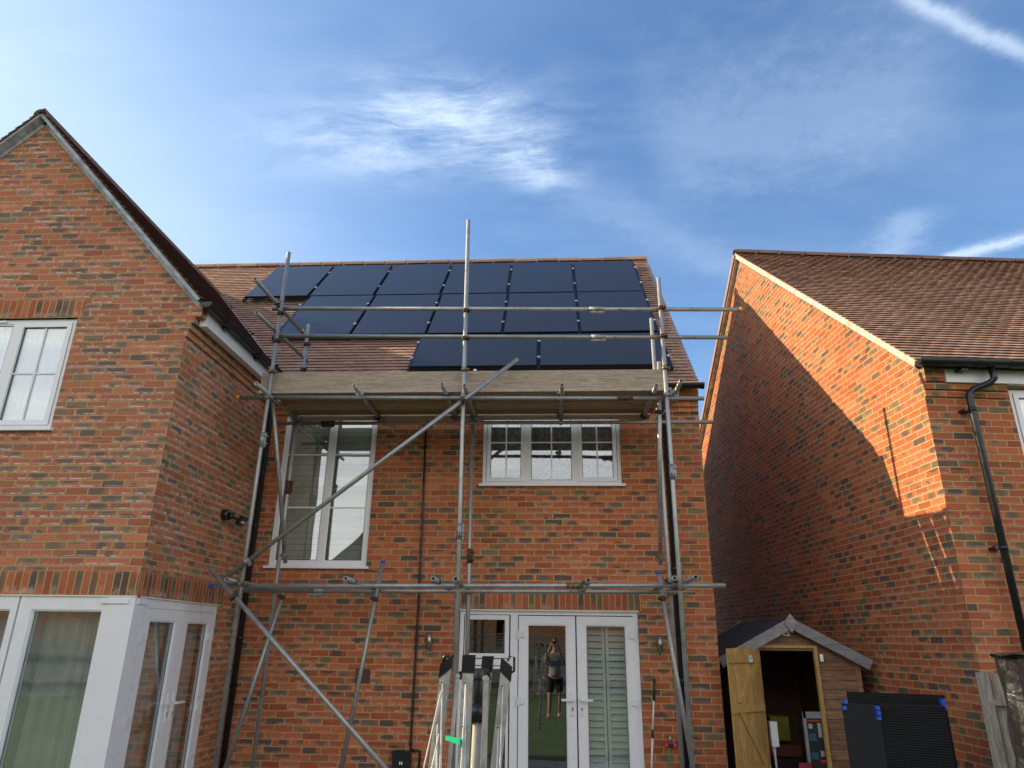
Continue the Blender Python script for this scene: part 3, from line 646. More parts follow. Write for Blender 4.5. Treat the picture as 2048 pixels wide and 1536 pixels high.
# ------------------------------------------------------------------ things behind the glass
def pleats(F, u0, u1, v0, v1, w, amp, wl, seed=0):
    rg = random.Random(seed); b = MB(); n = int((u1-u0)/.012); prev = None
    for i in range(n+1):
        u = u0+(u1-u0)*i/n; ph = u/wl*2*math.pi+1.3*math.sin(u*5+seed)
        ww = w+amp*math.sin(ph)+amp*.4*math.sin(2.3*ph+1)
        cur = [F.P(u, ww*1.0+amp*.3*math.sin(u*9+k), v0+(v1-v0)*k/3) for k in range(4)]
        if prev:
            for k in range(3): b.quad([prev[k], cur[k], cur[k+1], prev[k+1]], None, True)
        prev = cur
    return b
def curtain(F, label, u0, u1, v0, v1, w, amp, wl, mt, seed=0, grp=None):
    o = pleats(F, u0, u1, v0, v1, w, amp, wl, seed).build('curtain', mt); tag(o, label, 'curtain', grp)
curtain(FW, 'pleated sage green curtain behind the corner window of the wing', -4.92, -4.1, .12, 1.98, -.22, .030, .13, CURT, 1)
curtain(FW, 'dark sliver of sage curtain in the ground floor window at the left edge', -6.8, -5.02, .12, 1.98, -.24, .030, .15, CURT, 2)
curtain(FS, 'sage curtain behind the left leaf of the wing french doors', 6.90, 7.54, .12, 1.95, -.16, .015, .12, CURT, 3)
curtain(FS, 'sage curtain behind the right leaf of the wing french doors', 7.60, 8.25, .12, 1.95, -.16, .015, .16, CURT, 4)
curtain(FW, 'white patterned net curtain in the upper wing window', -7.1, -5.17, 3.73, 4.90, -.16, .012, .14, NET, 5)
curtain(FM, 'dark lace curtain in the left light of the upper three-light window', -.87, -.34, 3.65, 4.6, -.22, .018, .12, LACE, 6)
curtain(FM, 'dark lace curtain in the middle light of the upper three-light window', -.31, .30, 3.65, 4.6, -.24, .03, .10, LACE, 7)
curtain(FM, 'dark lace curtain in the right light of the upper three-light window', .33, .86, 3.65, 4.6, -.22, .018, .12, LACE, 8)
def blind(F, label, u0, u1, v0, v1, w, pitch, parts=None):
    b = MB(); z = v0; k = 0
    while z < v1:
        t = .009 if k % 2 else .003
        b.quad([F.P(u0, w, z), F.P(u1, w, z), F.P(u1, w+t, z+pitch*.93), F.P(u0, w+t, z+pitch*.93)]); z += pitch; k += 1
    tag(b.build('window_blind', BLIND), label, 'blind')
blind(FM, 'horizontal banded blind behind the tall upper window', -3.55, -2.37, 2.62, 4.6, -.14, .075)
# plantation shutters behind the right patio door leaf
sh = thing('plantation_shutter', 'white louvred shutters behind the right leaf of the patio doors', 'shutter', (.62, 9.05, .1))
for (a, c) in ((.37, .615), (.625, .88)):
    b = MB(); bars(FM, b, a, c, .12, 1.93, (.035, .035, .06, .05), -.17, -.14); b.build('shutter_frame', SHUT, sh, .003)
    b = MB(); z = .2
    while z < 1.87:
        b.quad([FM.P(a+.036, -.135, z), FM.P(c-.036, -.135, z), FM.P(c-.036, -.175, z+.062), FM.P(a+.036, -.175, z+.062)]); z += .072
    b.build('louvres', SHUT, sh)
# coat hangers in the wing door
hg = MB()
for k in range(4):
    y = 7.28+k*.018; z = 1.02-.004*k
    hg.tube([(-3.985, y, z), (-3.98, y+.02, z-.10), (-3.985, y-.10, z-.17-.006*k), (-3.99, y+.10, z-.155), (-3.985, y+.03, z-.09)], .003, 6)
tag(hg.build('coat_hanger', BLACKP), 'bunch of dark coat hangers behind the left glass of the wing french doors', 'coat hangers')
# ------------------------------------------------------------------ wall fittings
vt = MB(); FM.box(vt, -2.352, -2.18, 1.215, 1.375, 0, .016)
for k in range(8): FM.box(vt, -2.34, -2.19, 1.225+k*.018, 1.235+k*.018, .016, .024)
tag(vt.build('air_vent', simple('brown_plastic', (.10, .055, .045), .6), None, .001), 'square brown louvred air vent in the brickwork left of the black conduit', 'vent')
def walllight(u, label):
    t = thing('wall_light', label, 'wall light', tuple(FM.P(u, 0, 1.67)), 'outside lights beside the patio doors')
    b = MB(); FM.box(b, u-.028, u+.028, 1.555, 1.78, 0.001, .012); b.build('back_plate', STEEL, t, .002)
    b = MB(); b.tube([FM.P(u, .045, 1.60), FM.P(u, .045, 1.79)], .030, 20); b.build('lamp_tube', STEEL, t)
    b = MB(); b.tube([FM.P(u, .012, 1.578), FM.P(u, .03, 1.578)], .009, 12); b.build('sensor', BLACKP, t)
walllight(-1.485, 'brushed steel tube wall light left of the patio doors')
walllight(1.25, 'brushed steel tube wall light right of the patio doors')
sk = thing('socket_box', 'black weatherproof socket box low on the wall beside the conduit', 'socket', tuple(FM.P(-1.73, 0, .4)))
b = MB(); FM.box(b, -1.835, -1.625, .28, .48, .001, .075); b.build('casing', BLACKP, sk, .012)
b = MB(); FM.box(b, -1.845, -1.64, .47, .512, .001, .09); FM.box(b, -1.79, -1.70, .50, .525, .03, .095); b.build('lid', BLACKP, sk, .008)
b = MB(); FM.box(b, -1.752, -1.738, .375, .405, .0755, .078); FM.box(b, -1.73, -1.716, .375, .405, .0755, .078); b.build('indicator', WHITE, sk)
fl = thing('security_light', 'black floodlight with round sensor on the side wall of the wing', 'security light', (-3.88, 8.15, 3.03))
b = MB(); b.tube([(-3.878, 8.08, 3.06), (-3.80, 8.08, 3.06)], .062, 14); b.tube([(-3.80, 8.08, 3.06), (-3.77, 8.10, 3.03)], .045, 14); b.build('sensor_housing', BLACKP, fl)
b = MB(); b.bar((-3.80, 8.12, 3.04), (-3.76, 8.22, 3.03), .03, .03); b.build('bracket', BLACKP, fl)
a_ = V(0, 1, 0); n_ = V(.80, -.0, -.6); b_ = np.cross(n_, a_)
b = MB(); b.box((-.075, -.06, -.012), (.075, .06, .03), (-3.74, 8.28, 3.02), (a_, b_, n_)); b.build('lamp_head', BLACKP, fl, .006)
b = MB(); b.box((-.055, -.012, .031), (.055, .012, .034), (-3.74, 8.28, 3.02), (a_, b_, n_)); b.build('lens', WHITE, fl)
# garden tap and hose
tp = thing('garden_tap', 'small brass tap with red hose connectors on the wall right of the patio doors', 'tap', tuple(FM.P(1.30, 0, .68)))
b = MB(); b.tube([FM.P(1.30, .002, .72), FM.P(1.30, .07, .72), FM.P(1.30, .075, .66)], .014, 12); b.build('spout', STEEL, tp)
b = MB(); b.tube([FM.P(1.24, .075, .625), FM.P(1.36, .075, .625)], .018, 12); b.build('splitter', BLACKP, tp)
for s in (-1, 1):
    b = MB(); b.tube([FM.P(1.30+s*.03, .075, .625), FM.P(1.30+s*.065, .075, .625)], .026, 12); b.build('connector', REDP, tp)
b = MB(); b.tube([FM.P(1.27, .075, .61), FM.P(1.275, .08, .5), FM.P(1.31, .09, .3), FM.P(1.33, .12, .05)], .011, 10); tag(b.build('garden_hose', HOSE), 'green hose hanging from the tap by the patio doors', 'hose')
# telescopic pole
tpz = thing('telescopic_pole', 'thin pale telescopic pole with black grips leaning on the wall beside the patio doors', 'pole', (1.1, 8.6, 0))
b = MB(); b.tube([PY(1308, 1388, 8.82), PY(1305, 1468, 8.80)], .009, 10); b.tube([PY(1305, 1468, 8.80), PY(1303, 1550, 8.78)], .011, 10); b.tube([PY(1303, 1550, 8.78), (1.07, 8.62, .03)], .011, 10); b.build('shaft', WHITE, tpz)
b = MB(); b.tube([PY(1309, 1358, 8.83), PY(1308, 1402, 8.82)], .014, 10); b.tube([PY(1305.2, 1460, 8.80), PY(1305, 1476, 8.80)], .014, 10); b.build('grip', BLACKP, tpz)
# ------------------------------------------------------------------ scaffold
sc = thing('scaffold', 'galvanised tube scaffold standing in front of the brick house below its solar panels', 'scaffold', (-1, 8, 0))
YF, YK = 7.55, 8.50; TR = .0242
def sleeve(tb, p, d, mt):
    d = np.array(d, float)/np.linalg.norm(d); p = np.array(p, float); b = MB()
    a = np.cross(d, (0, 1, 0)); a = a/np.linalg.norm(a) if np.linalg.norm(a) > .1 else V(1, 0, 0)
    b.tube([p-d*.085, p+d*.085], TR+.006, 14); f = V(0, -1, 0); dn = np.cross(f, d)
    if dn[2] > 0 or abs(dn[2]) < .1 and dn[0] < 0: dn = -dn
    b.box((-.085, -.012, TR), (.085, .006, TR+.022), p, (d, f, dn))
    for k in (-.045, .045):
        q = p+d*k+f*.0+dn*(TR+.02); b.tube([q-f*.012, q+f*.03], .008, 8); b.tube([q, q+dn*.022], .009, 8)
    b.build('sleeve_coupler', mt, tb)
def coupler(tb, p, d, mt, toward=(0, -1, 0)):
    """band clamp round a tube with its bolt and nut"""
    d = np.array(d, float)/np.linalg.norm(d); p = np.array(p, float); f = np.array(toward, float); f = f-d*(f@d); f /= np.linalg.norm(f); s = np.cross(d, f)
    b = MB(); b.tube([p-d*.024, p+d*.024], TR+.009, 14); b.box((-.018, -.02, 0), (.018, .02, TR+.026), p, (d, s, f))
    q = p+s*(TR+.004); b.box((-.016, 0, -.014), (.016, .03, .014), q, (d, s, f)); b.tube([q+s*.012-f*.03, q+s*.012+f*.045], .0055, 8); b.tube([q+s*.012+f*.03, q+s*.012+f*.045], .011, 6)
    b.build('coupler', mt, tb)
def stube(name, p, q, couplers=(), sleeves=(), caps=None, toward=(0, -1, 0), label=None):
    p, q = np.array(p, float), np.array(q, float); b = MB(); b.tube([p, q], TR, 18, hollow=.20)
    o = b.build(name, TUBE, sc, origin=(p+q)/2)
    if label: o['label'] = label
    d = (q-p)/np.linalg.norm(q-p)
    for i, c in enumerate(couplers): coupler(o, p+(q-p)*c, d, (RUST, BRASSY, GALVC, RUST)[(i+int(abs(p[0])*10)) % 4], toward)
    for c, mt in sleeves: sleeve(o, p+(q-p)*c, d, mt)
    if caps:
        e, mt = caps; b = MB(); c = p if e == 0 else q; dd = -d if e == 0 else d; b.tube([c-dd*.025, c+dd*.006], TR+.003, 16); b.build('end_cap', mt, o)
    return o
def frac_z(p, q, z): return (z-p[2])/(q[2]-p[2])
def frac_x(p, q, x): return (x-p[0])/(q[0]-p[0])
ZL, ZLO = 4.335, 2.235; ZR1, ZR2 = 5.42, 5.055; YLg = YF+.052
# standards, front row
zs = (ZLO, ZL, ZR2, ZR1)
for top, foot, slv, lb in (((578, 505), (435, 1500), (521, 880), 'left front standard'), ((937, 440), (905, 1536), (912, 1063), 'tall middle front standard'), ((1317, 556), (1385, 1536), (1351, 944), 'right front standard')):
    p, q = PY(*top, YF), PY(*foot, YF); d = (q-p)/(q[2]-p[2]); q = p+d*(.03-p[2])
    sv = PY(*slv, YF)[2]
    stube('standard', q, p, [frac_z(q, p, z+.0) for z in zs]+[frac_z(q, p, 4.66)], [(frac_z(q, p, sv), GALVC)])
# standards, rear row
for (a, b_, top_z, slv) in (((592, 850), (510, 1500), 5.72, (577, 975)), ((945, 845), (932, 1400), 4.50, (938, 1112)), ((1318, 860), (1350, 1320), 5.74, None)):
    p, q = PY(*a, YK), PY(*b_, YK); d = (p-q)/(p[2]-q[2]); lo = q+d*(.03-q[2]); hi = q+d*(top_z-q[2])
    zz_ = [z for z in (ZLO, ZL, ZR2, ZR1) if z < top_z]
    if a[0] > 1000: zz_ = [ZLO, ZL]
    stube('standard', lo, hi, [frac_z(lo, hi, z) for z in zz_], [(frac_z(lo, hi, PY(*slv, YK)[2]), RUST)] if slv else [])
# guard rails and ledgers
def hx(a, b_, Y, z): return V(PY(a, b_, Y)[0], Y, z)
p, q = V(PY(545, 617, YLg)[0], YLg, PY(545, 617, YLg)[2]), PY(1483, 619, YLg); stube('guard_rail', p, q, (), [(frac_x(p, q, PY(1193, 622, YLg)[0]), GALVC)], (1, YEL))
p, q = PY(545, 672, YLg), PY(1455, 675, YLg); stube('guard_rail', p, q, (), [(frac_x(p, q, PY(1197, 675, YLg)[0]), GALVC)])
p, q = PY(475, 795, YLg), PY(1408, 797, YLg); stube('ledger', p, q, (), [(frac_x(p, q, PY(1251, 799, YLg)[0]), RUST)], (0, YEL)); ZLf = float((p[2]+q[2])/2)
YKg = YK-.05
p, q = V(-3.55, YKg, PY(1100, 845, YKg)[2]+.005), PY(1427, 844, YKg); stube('ledger', p, q, (), [(frac_x(p, q, PY(657, 842, YKg)[0]), RUST)])
p, q = PY(420, 1172, YLg), PY(1450, 1171, YLg); stube('ledger', p, q, (), [(frac_x(p, q, PY(1150, 1177, YLg)[0]), BRASSY)], (0, BLUE))
p, q = PY(475, 1181, YKg), PY(1390, 1184, YKg); stube('ledger', p, q, (), [(frac_x(p, q, PY(632, 1187, YKg)[0]), GALVC)])
# transoms
for (a, b_) in ((512, 767), (708, 771), (884, 768), (929, 771), (1124, 770), (1313, 771), (1363, 761)):
    p = PZ(a, b_, ZLf+.050); q = V(p[0], 8.78, p[2]-.004); stube('transom', p, q, [(YLg-p[1])/(q[1]-p[1]), (YKg-p[1])/(q[1]-p[1])], toward=(0, 0, -1))
for (a, b_) in ((453, 1159), (691, 1157), (866, 1157), (911, 1157), (1177, 1160), (1350, 1156), (1392, 1154)):
    yf = 7.28 if a > 500 else 7.34; p = PY(a, b_, yf); q = V(p[0], 8.72, p[2]-.01); o = stube('transom', p, q, [(YLg-p[1])/(q[1]-p[1]), (YKg-p[1])/(q[1]-p[1])], toward=(0, 0, -1))
# end guard rails on the left
for (a, b_), (c, d_) in (((510, 558), (607, 667)), ((513, 625), (614, 722))):
    p = PX(a, b_, -3.36); q = PX(c, d_, -3.36); q = p+(q-p)*1.02; stube('end_guard_rail', p, q, [.38, .97])
# braces
p, q = PY(448, 1158, YF-.055), PY(1036, 718, YF-.055); stube('brace', p, q, [.075, .80])
p, q = PY(420, 1137, YF-.06), PY(770, 1536, YF-.06); d = (q-p)/(q[2]-p[2]); q = p+d*(.05-p[2]); stube('brace', p, q, [.12])
p, q = PY(541, 733, 7.66), PY(571, 1126, 8.36); stube('brace', p, q, [.10, .96])
p, q = PY(1318, 723, 7.66), PY(1321, 1130, 8.36); stube('brace', p, q, [.25, .96])
# raking tubes tied to the lower ledger
for (a, b_), (c, d_), Y, cpz in (((766, 1122), (683, 1536), 8.40, .17), ((567, 1186), (451, 1536), 8.36, .02), ((1316, 1143), (1386, 1536), 8.30, .12)):
    p, q = PY(a, b_, Y), PY(c, d_, Y); d = (q-p)/(q[2]-p[2]); q = p+d*(.04-p[2]); stube('raker', p, q, [cpz], caps=(0, BLUE) if a != 567 else None)
# boards
zb = ZLf+.050+TR+.004
ys = [7.615, 7.835, 8.055, 8.275, 8.528]; nm = ['front edge', 'second from the front', 'third from the front', 'fourth from the front', 'rear edge']
for i, y in enumerate(ys):
    x0, x1 = (-3.46, -3.30, -3.28, -3.31, -3.30)[i], (1.37, 1.28, 1.30, 1.27, 1.25)[i]
    b = MB(); b.box((x0, y, zb+random.uniform(0, .002)), (x1, y+.194, zb+.038)); o = b.build('scaffold_board', BOARD if i % 2 == 0 else BOARDR, None, .004, origin=((x0+x1)/2, y+.11, zb))
    tag(o, 'wooden scaffold board laid flat on the platform, %s board' % nm[i], 'scaffold board', 'boards of the scaffold platform')
p = PY(525, 742, YF+.085); q = PY(1328, 742, YF+.085); zt = float((p[2]+q[2])/2)
b = MB(); b.box((p[0], YF+.088, zb+.042), (q[0], YF+.124, zt)); o = b.build('toe_board', BOARD, None, .004, origin=((p[0]+q[0])/2, YF+.1, zb)); tag(o, 'weathered grey toe board on edge along the front of the platform', 'scaffold board')
b = MB(); pp = PY(950, 742, 7.9); b.tube([(pp[0], 7.9, zb+.04), (pp[0], 7.9, pp[2]+.02)], .02, 12); tag(b.build('sealant_tube', WHITE), 'small white tube standing on the platform behind the toe board', 'tube')
# ------------------------------------------------------------------ solar panels
nR = V(0, -SM, CM); sR = V(0, CM, SM); E0 = V(0, YE, ZE)
def roofpt(x, t, h): return V(x, 0, 0)+V(0, E0[1], E0[2])+sR*t+nR*h
def panel(x0, t0, wd, ht, label, idx):
    o = thing('solar_panel', label, 'solar panel', tuple(roofpt(x0, t0, .10)), 'black solar panels on the house roof')
    b = MB(); ax = (V(1, 0, 0), sR, nR); org = roofpt(x0, t0, .10)
    fr = .011
    b.box((0, 0, 0), (wd, .03, .034), org, ax); b.box((0, ht-.03, 0), (wd, ht, .034), org, ax)
    b.box((0, .03, 0), (.03, ht-.03, .0338), org, ax); b.box((wd-.03, .03, 0), (wd, ht-.03, .0338), org, ax); b.box((.03, .03, .005), (wd-.03, ht-.03, .010), org, ax)
    b.build('panel_frame', FRAMEB, o, .0015)
    g_ = MB(); g_.box((0, 0, .0), (wd-2*fr, ht-2*fr, .004)); me = g_.build('panel_glass', SOLAR, o, loc=(0, 0, 0))
    me.matrix_parent_inverse = Matrix.Identity(4)
    M = Matrix.Identity(4); j = random.gauss(0, .0012), random.gauss(0, .0012)
    for i in range(3): M[i][0], M[i][1], M[i][2] = (1, 0, 0)[i], sR[i], nR[i]
    off = V(fr, 0, 0)+sR*fr+nR*.0345; M = Matrix.Translation(off) @ M @ Matrix.Rotation(j[0], 4, 'X') @ Matrix.Rotation(j[1], 4, 'Y')
    me.matrix_local = M
ORD = ['leftmost', 'second from the left', 'third from the left', 'fourth from the left', 'fifth from the left', 'rightmost']
PR = 1.575; pit = 1.172; gap = .045
T1, T2, T3 = (3.30, 1.755), (1.515, 1.755), (.34, 1.10)
for i in range(6): panel(PR-pit*(6-i)+gap, T1[0], pit-gap, T1[1], 'black solar panel, %s of the top row under the ridge' % ORD[i], i)
O5 = ORD[:4]+['rightmost']
for i in range(5): panel(PR-pit*(5-i)+gap+.01*(4-i), T2[0], pit-gap, T2[1], 'black solar panel, %s of the middle row' % O5[i], i)
panel(-1.93, T3[0], 1.735, T3[1], 'left of the two wide black solar panels in the bottom row behind the toe board', 0)
panel(-.155, T3[0], 1.735, T3[1], 'right of the two wide black solar panels in the bottom row behind the toe board', 1)
def rail(x, t0, t1, cl, label):
    o = thing('mounting_rail', label, 'mounting rail', tuple(roofpt(x, t0, .05)), 'aluminium rails under the solar panels')
    b = MB(); b.box((-.02, 0, -.02), (.02, t1-t0, .03), roofpt(x, t0, .065), (V(1, 0, 0), sR, nR)); b.build('rail_profile', FRAMEB, o)
    for t in cl:
        b = MB(); b.box((-.022, -.025, 0), (.022, .025, .012), roofpt(x, t, .128), (V(1, 0, 0), sR, nR)); b.tube([roofpt(x, t, .12), roofpt(x, t, .146)], .010, 8); b.build('clamp', ALU, o, .002)
nth = ['first', 'second', 'third', 'fourth', 'fifth', 'sixth', 'seventh']
for i in range(7):
    x = PR-pit*(6-i)+gap/2-.0; cl = [3.75, 4.62]+([1.95, 2.85] if i > 0 else [])
    rail(x, 1.5 if i > 0 else 3.28, 5.08, cl, 'dark mounting rail with silver clamps, %s from the left of the upper panel rows' % nth[i])
for i, x in enumerate((-1.95, -.172, 1.61)): rail(x, .33, 1.46, [.62, 1.18], 'dark mounting rail with silver clamps, %s of the bottom panel row' % ('left', 'middle', 'right')[i])
# wire bird mesh skirts
b = MB()
def skirt(x0, x1, t):
    x = x0
    while x < x1:
        b.bar(roofpt(x, t, .11), roofpt(x, t-.10, .03), .0022, .0022, (1, 0, 0)); x += .022
    for h in (.09, .065, .04): b.bar(roofpt(x0, t-.05-(.09-h), h), roofpt(x1, t-.05-(.09-h), h), .0022, .0022)
skirt(-4.25, -1.95, 1.51); skirt(-5.4, -4.27, 3.29); skirt(-1.95, 1.60, .335)
tag(b.build('bird_mesh', BLACKP), 'black wire bird mesh skirt under the lower edges of the solar panels', 'bird mesh')
# ------------------------------------------------------------------ neighbour house on the right
nh = thing('neighbour_house', 'brick house at the right with a sunlit gable wall and dark tiled roof', 'house', (RC[0], RC[1], 0))
GZ = 4.53; GH = 4.50; GT = math.tan(R_(41.4)); RWN = (.94, 2.35, 3.15, 4.335)
b = MB(); wall(b, FG, 0, 2*GH, 0, GZ, gable=[(GH, GZ+GH*GT)], uoff=.1); b.build('gable_wall', BRR, nh)
b = MB(); wall(b, FR, 0, 10, 0, GZ, [RWN], uoff=.0); b.build('front_wall', BRR, nh)
b = MB(); B2 = Fr(FG.P(2*GH, 0, 0)-V(0, 0, 0), FR.ux, -FR.n); wall(b, B2, 0, 10, 0, GZ); wall(b, Fr(FR.P(10, 0, 0), FG.ux, -FG.n), 0, 2*GH, 0, GZ, gable=[(GH, GZ+GH*GT)]); b.build('rear_walls', BRR, nh)
b = MB()
for k, (z0, z1, pr) in enumerate(((4.215, 4.29, .025), (4.29, 4.37, .05))): FR.box(b, .001, .90, z0+.001*k, z1, -.02, pr)
FR.box(b, .0015, .22, 4.372, 4.53, -.02, .075); b.build('corbel_course', BRR, nh)
b = MB(); FR.box(b, .22, 10, 4.36, 4.505, -.01, .09); b.build('fascia', UPVC, nh, .004)
win(FR, 'window', nh, RWN, [(.99, 1.62, True, [('h', 3.80)]), (1.66, 2.30, True, [('h', 3.80)])], t=.05)
blind(FR, 'pale slatted blind in the neighbour house window at the right edge', 1.02, 2.28, 3.20, 4.30, -.13, .05)
cn, sn = math.cos(R_(41.4)), math.sin(R_(41.4))
sN = -FR.n*cn+V(0, 0, 1)*sn; EO = FR.P(-.10, .17, 4.53); TN = (GH+.17)/cn; rowsN = int(TN/.1)
tiles(EO, FR.ux, sN, 9.0, rowsN, seed=5).build('roof', TILE, nh)
nN = np.cross(FR.ux, sN)
b = MB(); b.box((.05, .02, -.05), (9, TN-.03, 0), EO, (FR.ux, sN, nN)); b.build('roof_deck', SHADOW, nh)
EB = FG.P(2*GH, 0, 0)+FR.n*-.17+V(0, 0, 4.53)-FR.ux*.10; sB = FR.n*cn+V(0, 0, 1)*sn; b = MB(); b.box((0, 0, -.06), (9, TN-.03, .012), EB, (FR.ux, sB, np.cross(sB, FR.ux)*-1 if np.cross(FR.ux, sB)[2] > 0 else np.cross(sB, FR.ux))); b.build('rear_roof', TILE, nh)
rp0 = EO+sN*(TN-.02); b = MB(); ridge_tiles(b, rp0+V(0, 0, -.0), rp0+FR.ux*9+V(0, 0, -.0), .09).build('ridge_tiles', TILED, nh)
# verge mortar bands
b = MB(); gx = -FG.n
for sgn in (0, 1):
    e = EO if sgn == 0 else EB; s = sN if sgn == 0 else sB; n = nN if sgn == 0 else (lambda q: q*(1 if q[2] > 0 else -1))(np.cross(FR.ux, sB))
    for i in range(16):
        t0 = .12+(TN-.14)*i/16; b.box((.030, t0, -.085+random.uniform(0, .006)), (.105, t0+(TN-.14)/16-.002, -.002), e, (FR.ux, s, n))
b.build('verge_mortar', MORT, nh)
gp0, gp1 = FR.P(-.15, .235, 4.545), FR.P(9, .235, 4.545)
b = MB(); gutter(b, gp0, gp1, .058); gutter_bands(b, gp0, gp1, ((0, .015), (.62, .05), (.98, .2), (1.24, .02))); FR.box(b, .33, .40, 4.46, 4.53, .09, .20); b.build('gutter', BLACKP, nh)
pipe(nh, 'downpipe', FR, [(.66, .20, 4.49), (.66, .20, 4.37), (.63, .17, 4.33), (.47, .115, 4.27), (.42, .10, 4.22), (.42, .10, 4.13), (.42, .10, .05)], .035, BLACKP, (4.05, 2.62, 1.2))
# ------------------------------------------------------------------ shed
YS = 9.15; sd = thing('garden_shed', 'small timber shed with grey bargeboards standing in the gap between the two houses, door open', 'shed', (2.8, YS, 0))
SX0, SX1, SXM = 2.09, 3.60, 2.84; SZE, SZA = 1.50, 1.98; DX0, DX1, DZ = 2.46, 3.105, 1.665
def rz(x): return SZA-abs(x-SXM)*(SZA-SZE)/(SXM-SX0+.0)*.82
b = MB(); z = .06
while z < SZA-.02:
    z1 = min(z+.105, SZA); zm = z+.05
    for a, c in (((SX0, DX0), (DX1, SX1)) if z < DZ-.06 else ((SX0, SX1),)):
        hw = (SZA-.05-zm)/((SZA-SZE)/(SXM-SX0)*.82); a2, c2 = max(a, SXM-hw), min(c, SXM+hw)
        if c2-a2 > .03:
            b.quad([(a2, YS-.014, z), (c2, YS-.014, z), (c2, YS-.002, z1), (a2, YS-.002, z1)]); b.quad([(a2, YS, z), (c2, YS, z), (c2, YS-.014, z), (a2, YS-.014, z)])
    z = z1
b.build('front_cladding', SHEDW, sd)
b = MB(); b.box((SX0, YS, .03), (SX0+.02, YS+2.2, SZE)); b.box((SX1-.02, YS, .03), (SX1, YS+2.2, SZE)); b.box((SX0, YS+2.18, .03), (SX1, YS+2.2, SZE+.2)); b.box((SX0, YS, .03), (SX1, YS+2.2, .07)); b.build('side_walls', SHEDW, sd)
b = MB(); b.box((SX1-.045, YS-.03, .03), (SX1+.012, YS-.012, 1.53)); b.build('corner_trim', SHEDW, sd, .003)
b = MB(); b.box((SX0-.012, YS-.03, .03), (SX0+.04, YS-.012, 1.5)); b.build('corner_trim', SHEDW, sd, .003)
b = MB(); b.box((DX0-.035, YS-.035, .03), (DX0, YS+.03, DZ+.02)); b.box((DX1, YS-.035, .03), (DX1+.035, YS+.03, DZ+.02)); b.box((DX0-.035, YS-.036, DZ), (DX1+.035, YS+.03, DZ+.03)); b.build('door_frame', DOORW, sd, .003)
b = MB()
rs = (SZA-SZE)/(SXM-SX0)*.82
for s in (-1, 1):
    L = math.hypot(1, rs); dv = V(s/L, 0, -rs/L); nv = V(s*rs/L, 0, 1/L); b.box((0, 0, 0), (.98, 2.4, .014), (SXM, YS-.10, SZA+.01), (dv, V(0, 1, 0), nv))
b.build('felt_roof', FELT, sd)
for s in (-1, 1):
    L = math.hypot(1, rs); dv = V(s/L, 0, -rs/L); nv = V(s*rs/L, 0, 1/L); b = MB(); b.box((.0, 0, -.10), (1.0, .022, .018), (SXM, YS-.125, SZA+.01), (dv, V(0, 1, 0), nv)); b.build('bargeboard', SHEDG, sd, .003)
    b = MB(); b.box((.0, 0, -.10), (1.0, .022, .018), (SXM, YS+2.29, SZA+.01), (dv, V(0, 1, 0), nv)); b.build('bargeboard', SHEDG, sd, .003)
def diamond(y):
    b = MB(); c = V(SXM-.005, y, SZA-.035); w_, h_ = .080, .110
    f = [c+V(0, 0, h_), c+V(w_, 0, 0), c-V(0, 0, h_), c-V(w_, 0, 0)]; k = [p+V(0, .02, 0) for p in f]
    b.quad(f); b.quad(k[::-1])
    for i in range(4): b.quad([f[i], k[i], k[(i+1) % 4], f[(i+1) % 4]])
    b.build('finial', SHEDG, sd)
diamond(YS-.148); diamond(YS+2.31)
b = MB(); b.box((2.765, YS-.021, 1.80), (2.845, YS-.016, 1.855)); o = b.build('maker_plate', CREAM, sd)
b = MB(); b.quad([(2.805, YS-.022, 1.845), (2.825, YS-.022, 1.828), (2.805, YS-.022, 1.812), (2.785, YS-.022, 1.828)]); b.build('plate_emblem', GREEN, o)
# open door, hinged on the left jamb
hx_, hy_ = DX0-.01, YS-.04; L = .66; ang = R_(180+43); dv = V(math.cos(ang), math.sin(ang), 0); nv = V(-dv[1], dv[0], 0); nv = -nv if nv[1] > 0 else nv
bd = 6
b = MB()
for i in range(bd): b.box((L*i/bd+.0015, -.008, .08), (L*(i+1)/bd-.004, .006, 1.655+random.uniform(-.008, .004)), (hx_, hy_, 0), (dv, nv, V(0, 0, 1)))
dr = b.build('door', DOORW, sd, .002)
b = MB()
for z in (.35, .98, 1.50): b.box((.03, .007, z), (L-.0, .030, z+.085), (hx_, hy_, 0), (dv, nv, V(0, 0, 1)))
def dbar(u0, z0, u1, z1):
    p = V(hx_, hy_, 0)+dv*u0+nv*.0175+V(0, 0, z0); q = V(hx_, hy_, 0)+dv*u1+nv*.0175+V(0, 0, z1); b.bar(p, q, .075, .021, tuple(nv))
dbar(.10, 1.50, .50, 1.065); dbar(.50, .98, .10, .435)
b.build('ledge_and_brace', DOORW, dr, .002)
b = MB(); b.box((.20, .031, 1.505), (.27, .033, 1.58), (hx_, hy_, 0), (dv, nv, V(0, 0, 1))); st = b.build('sticker', WHITE, dr)
b = MB(); o_ = V(hx_, hy_, 0); P3 = lambda u, z: o_+dv*u+nv*.034+V(0, 0, z); b.quad([P3(.235, 1.572), P3(.253, 1.550), P3(.235, 1.53), P3(.217, 1.550)]); b.build('sticker_emblem', GREEN, st)
b = MB(); b.box((DX1+.05, YS-.045, 1.52), (DX1+.09, YS-.02, 1.60)); b.build('latch', ALU, sd, .004)
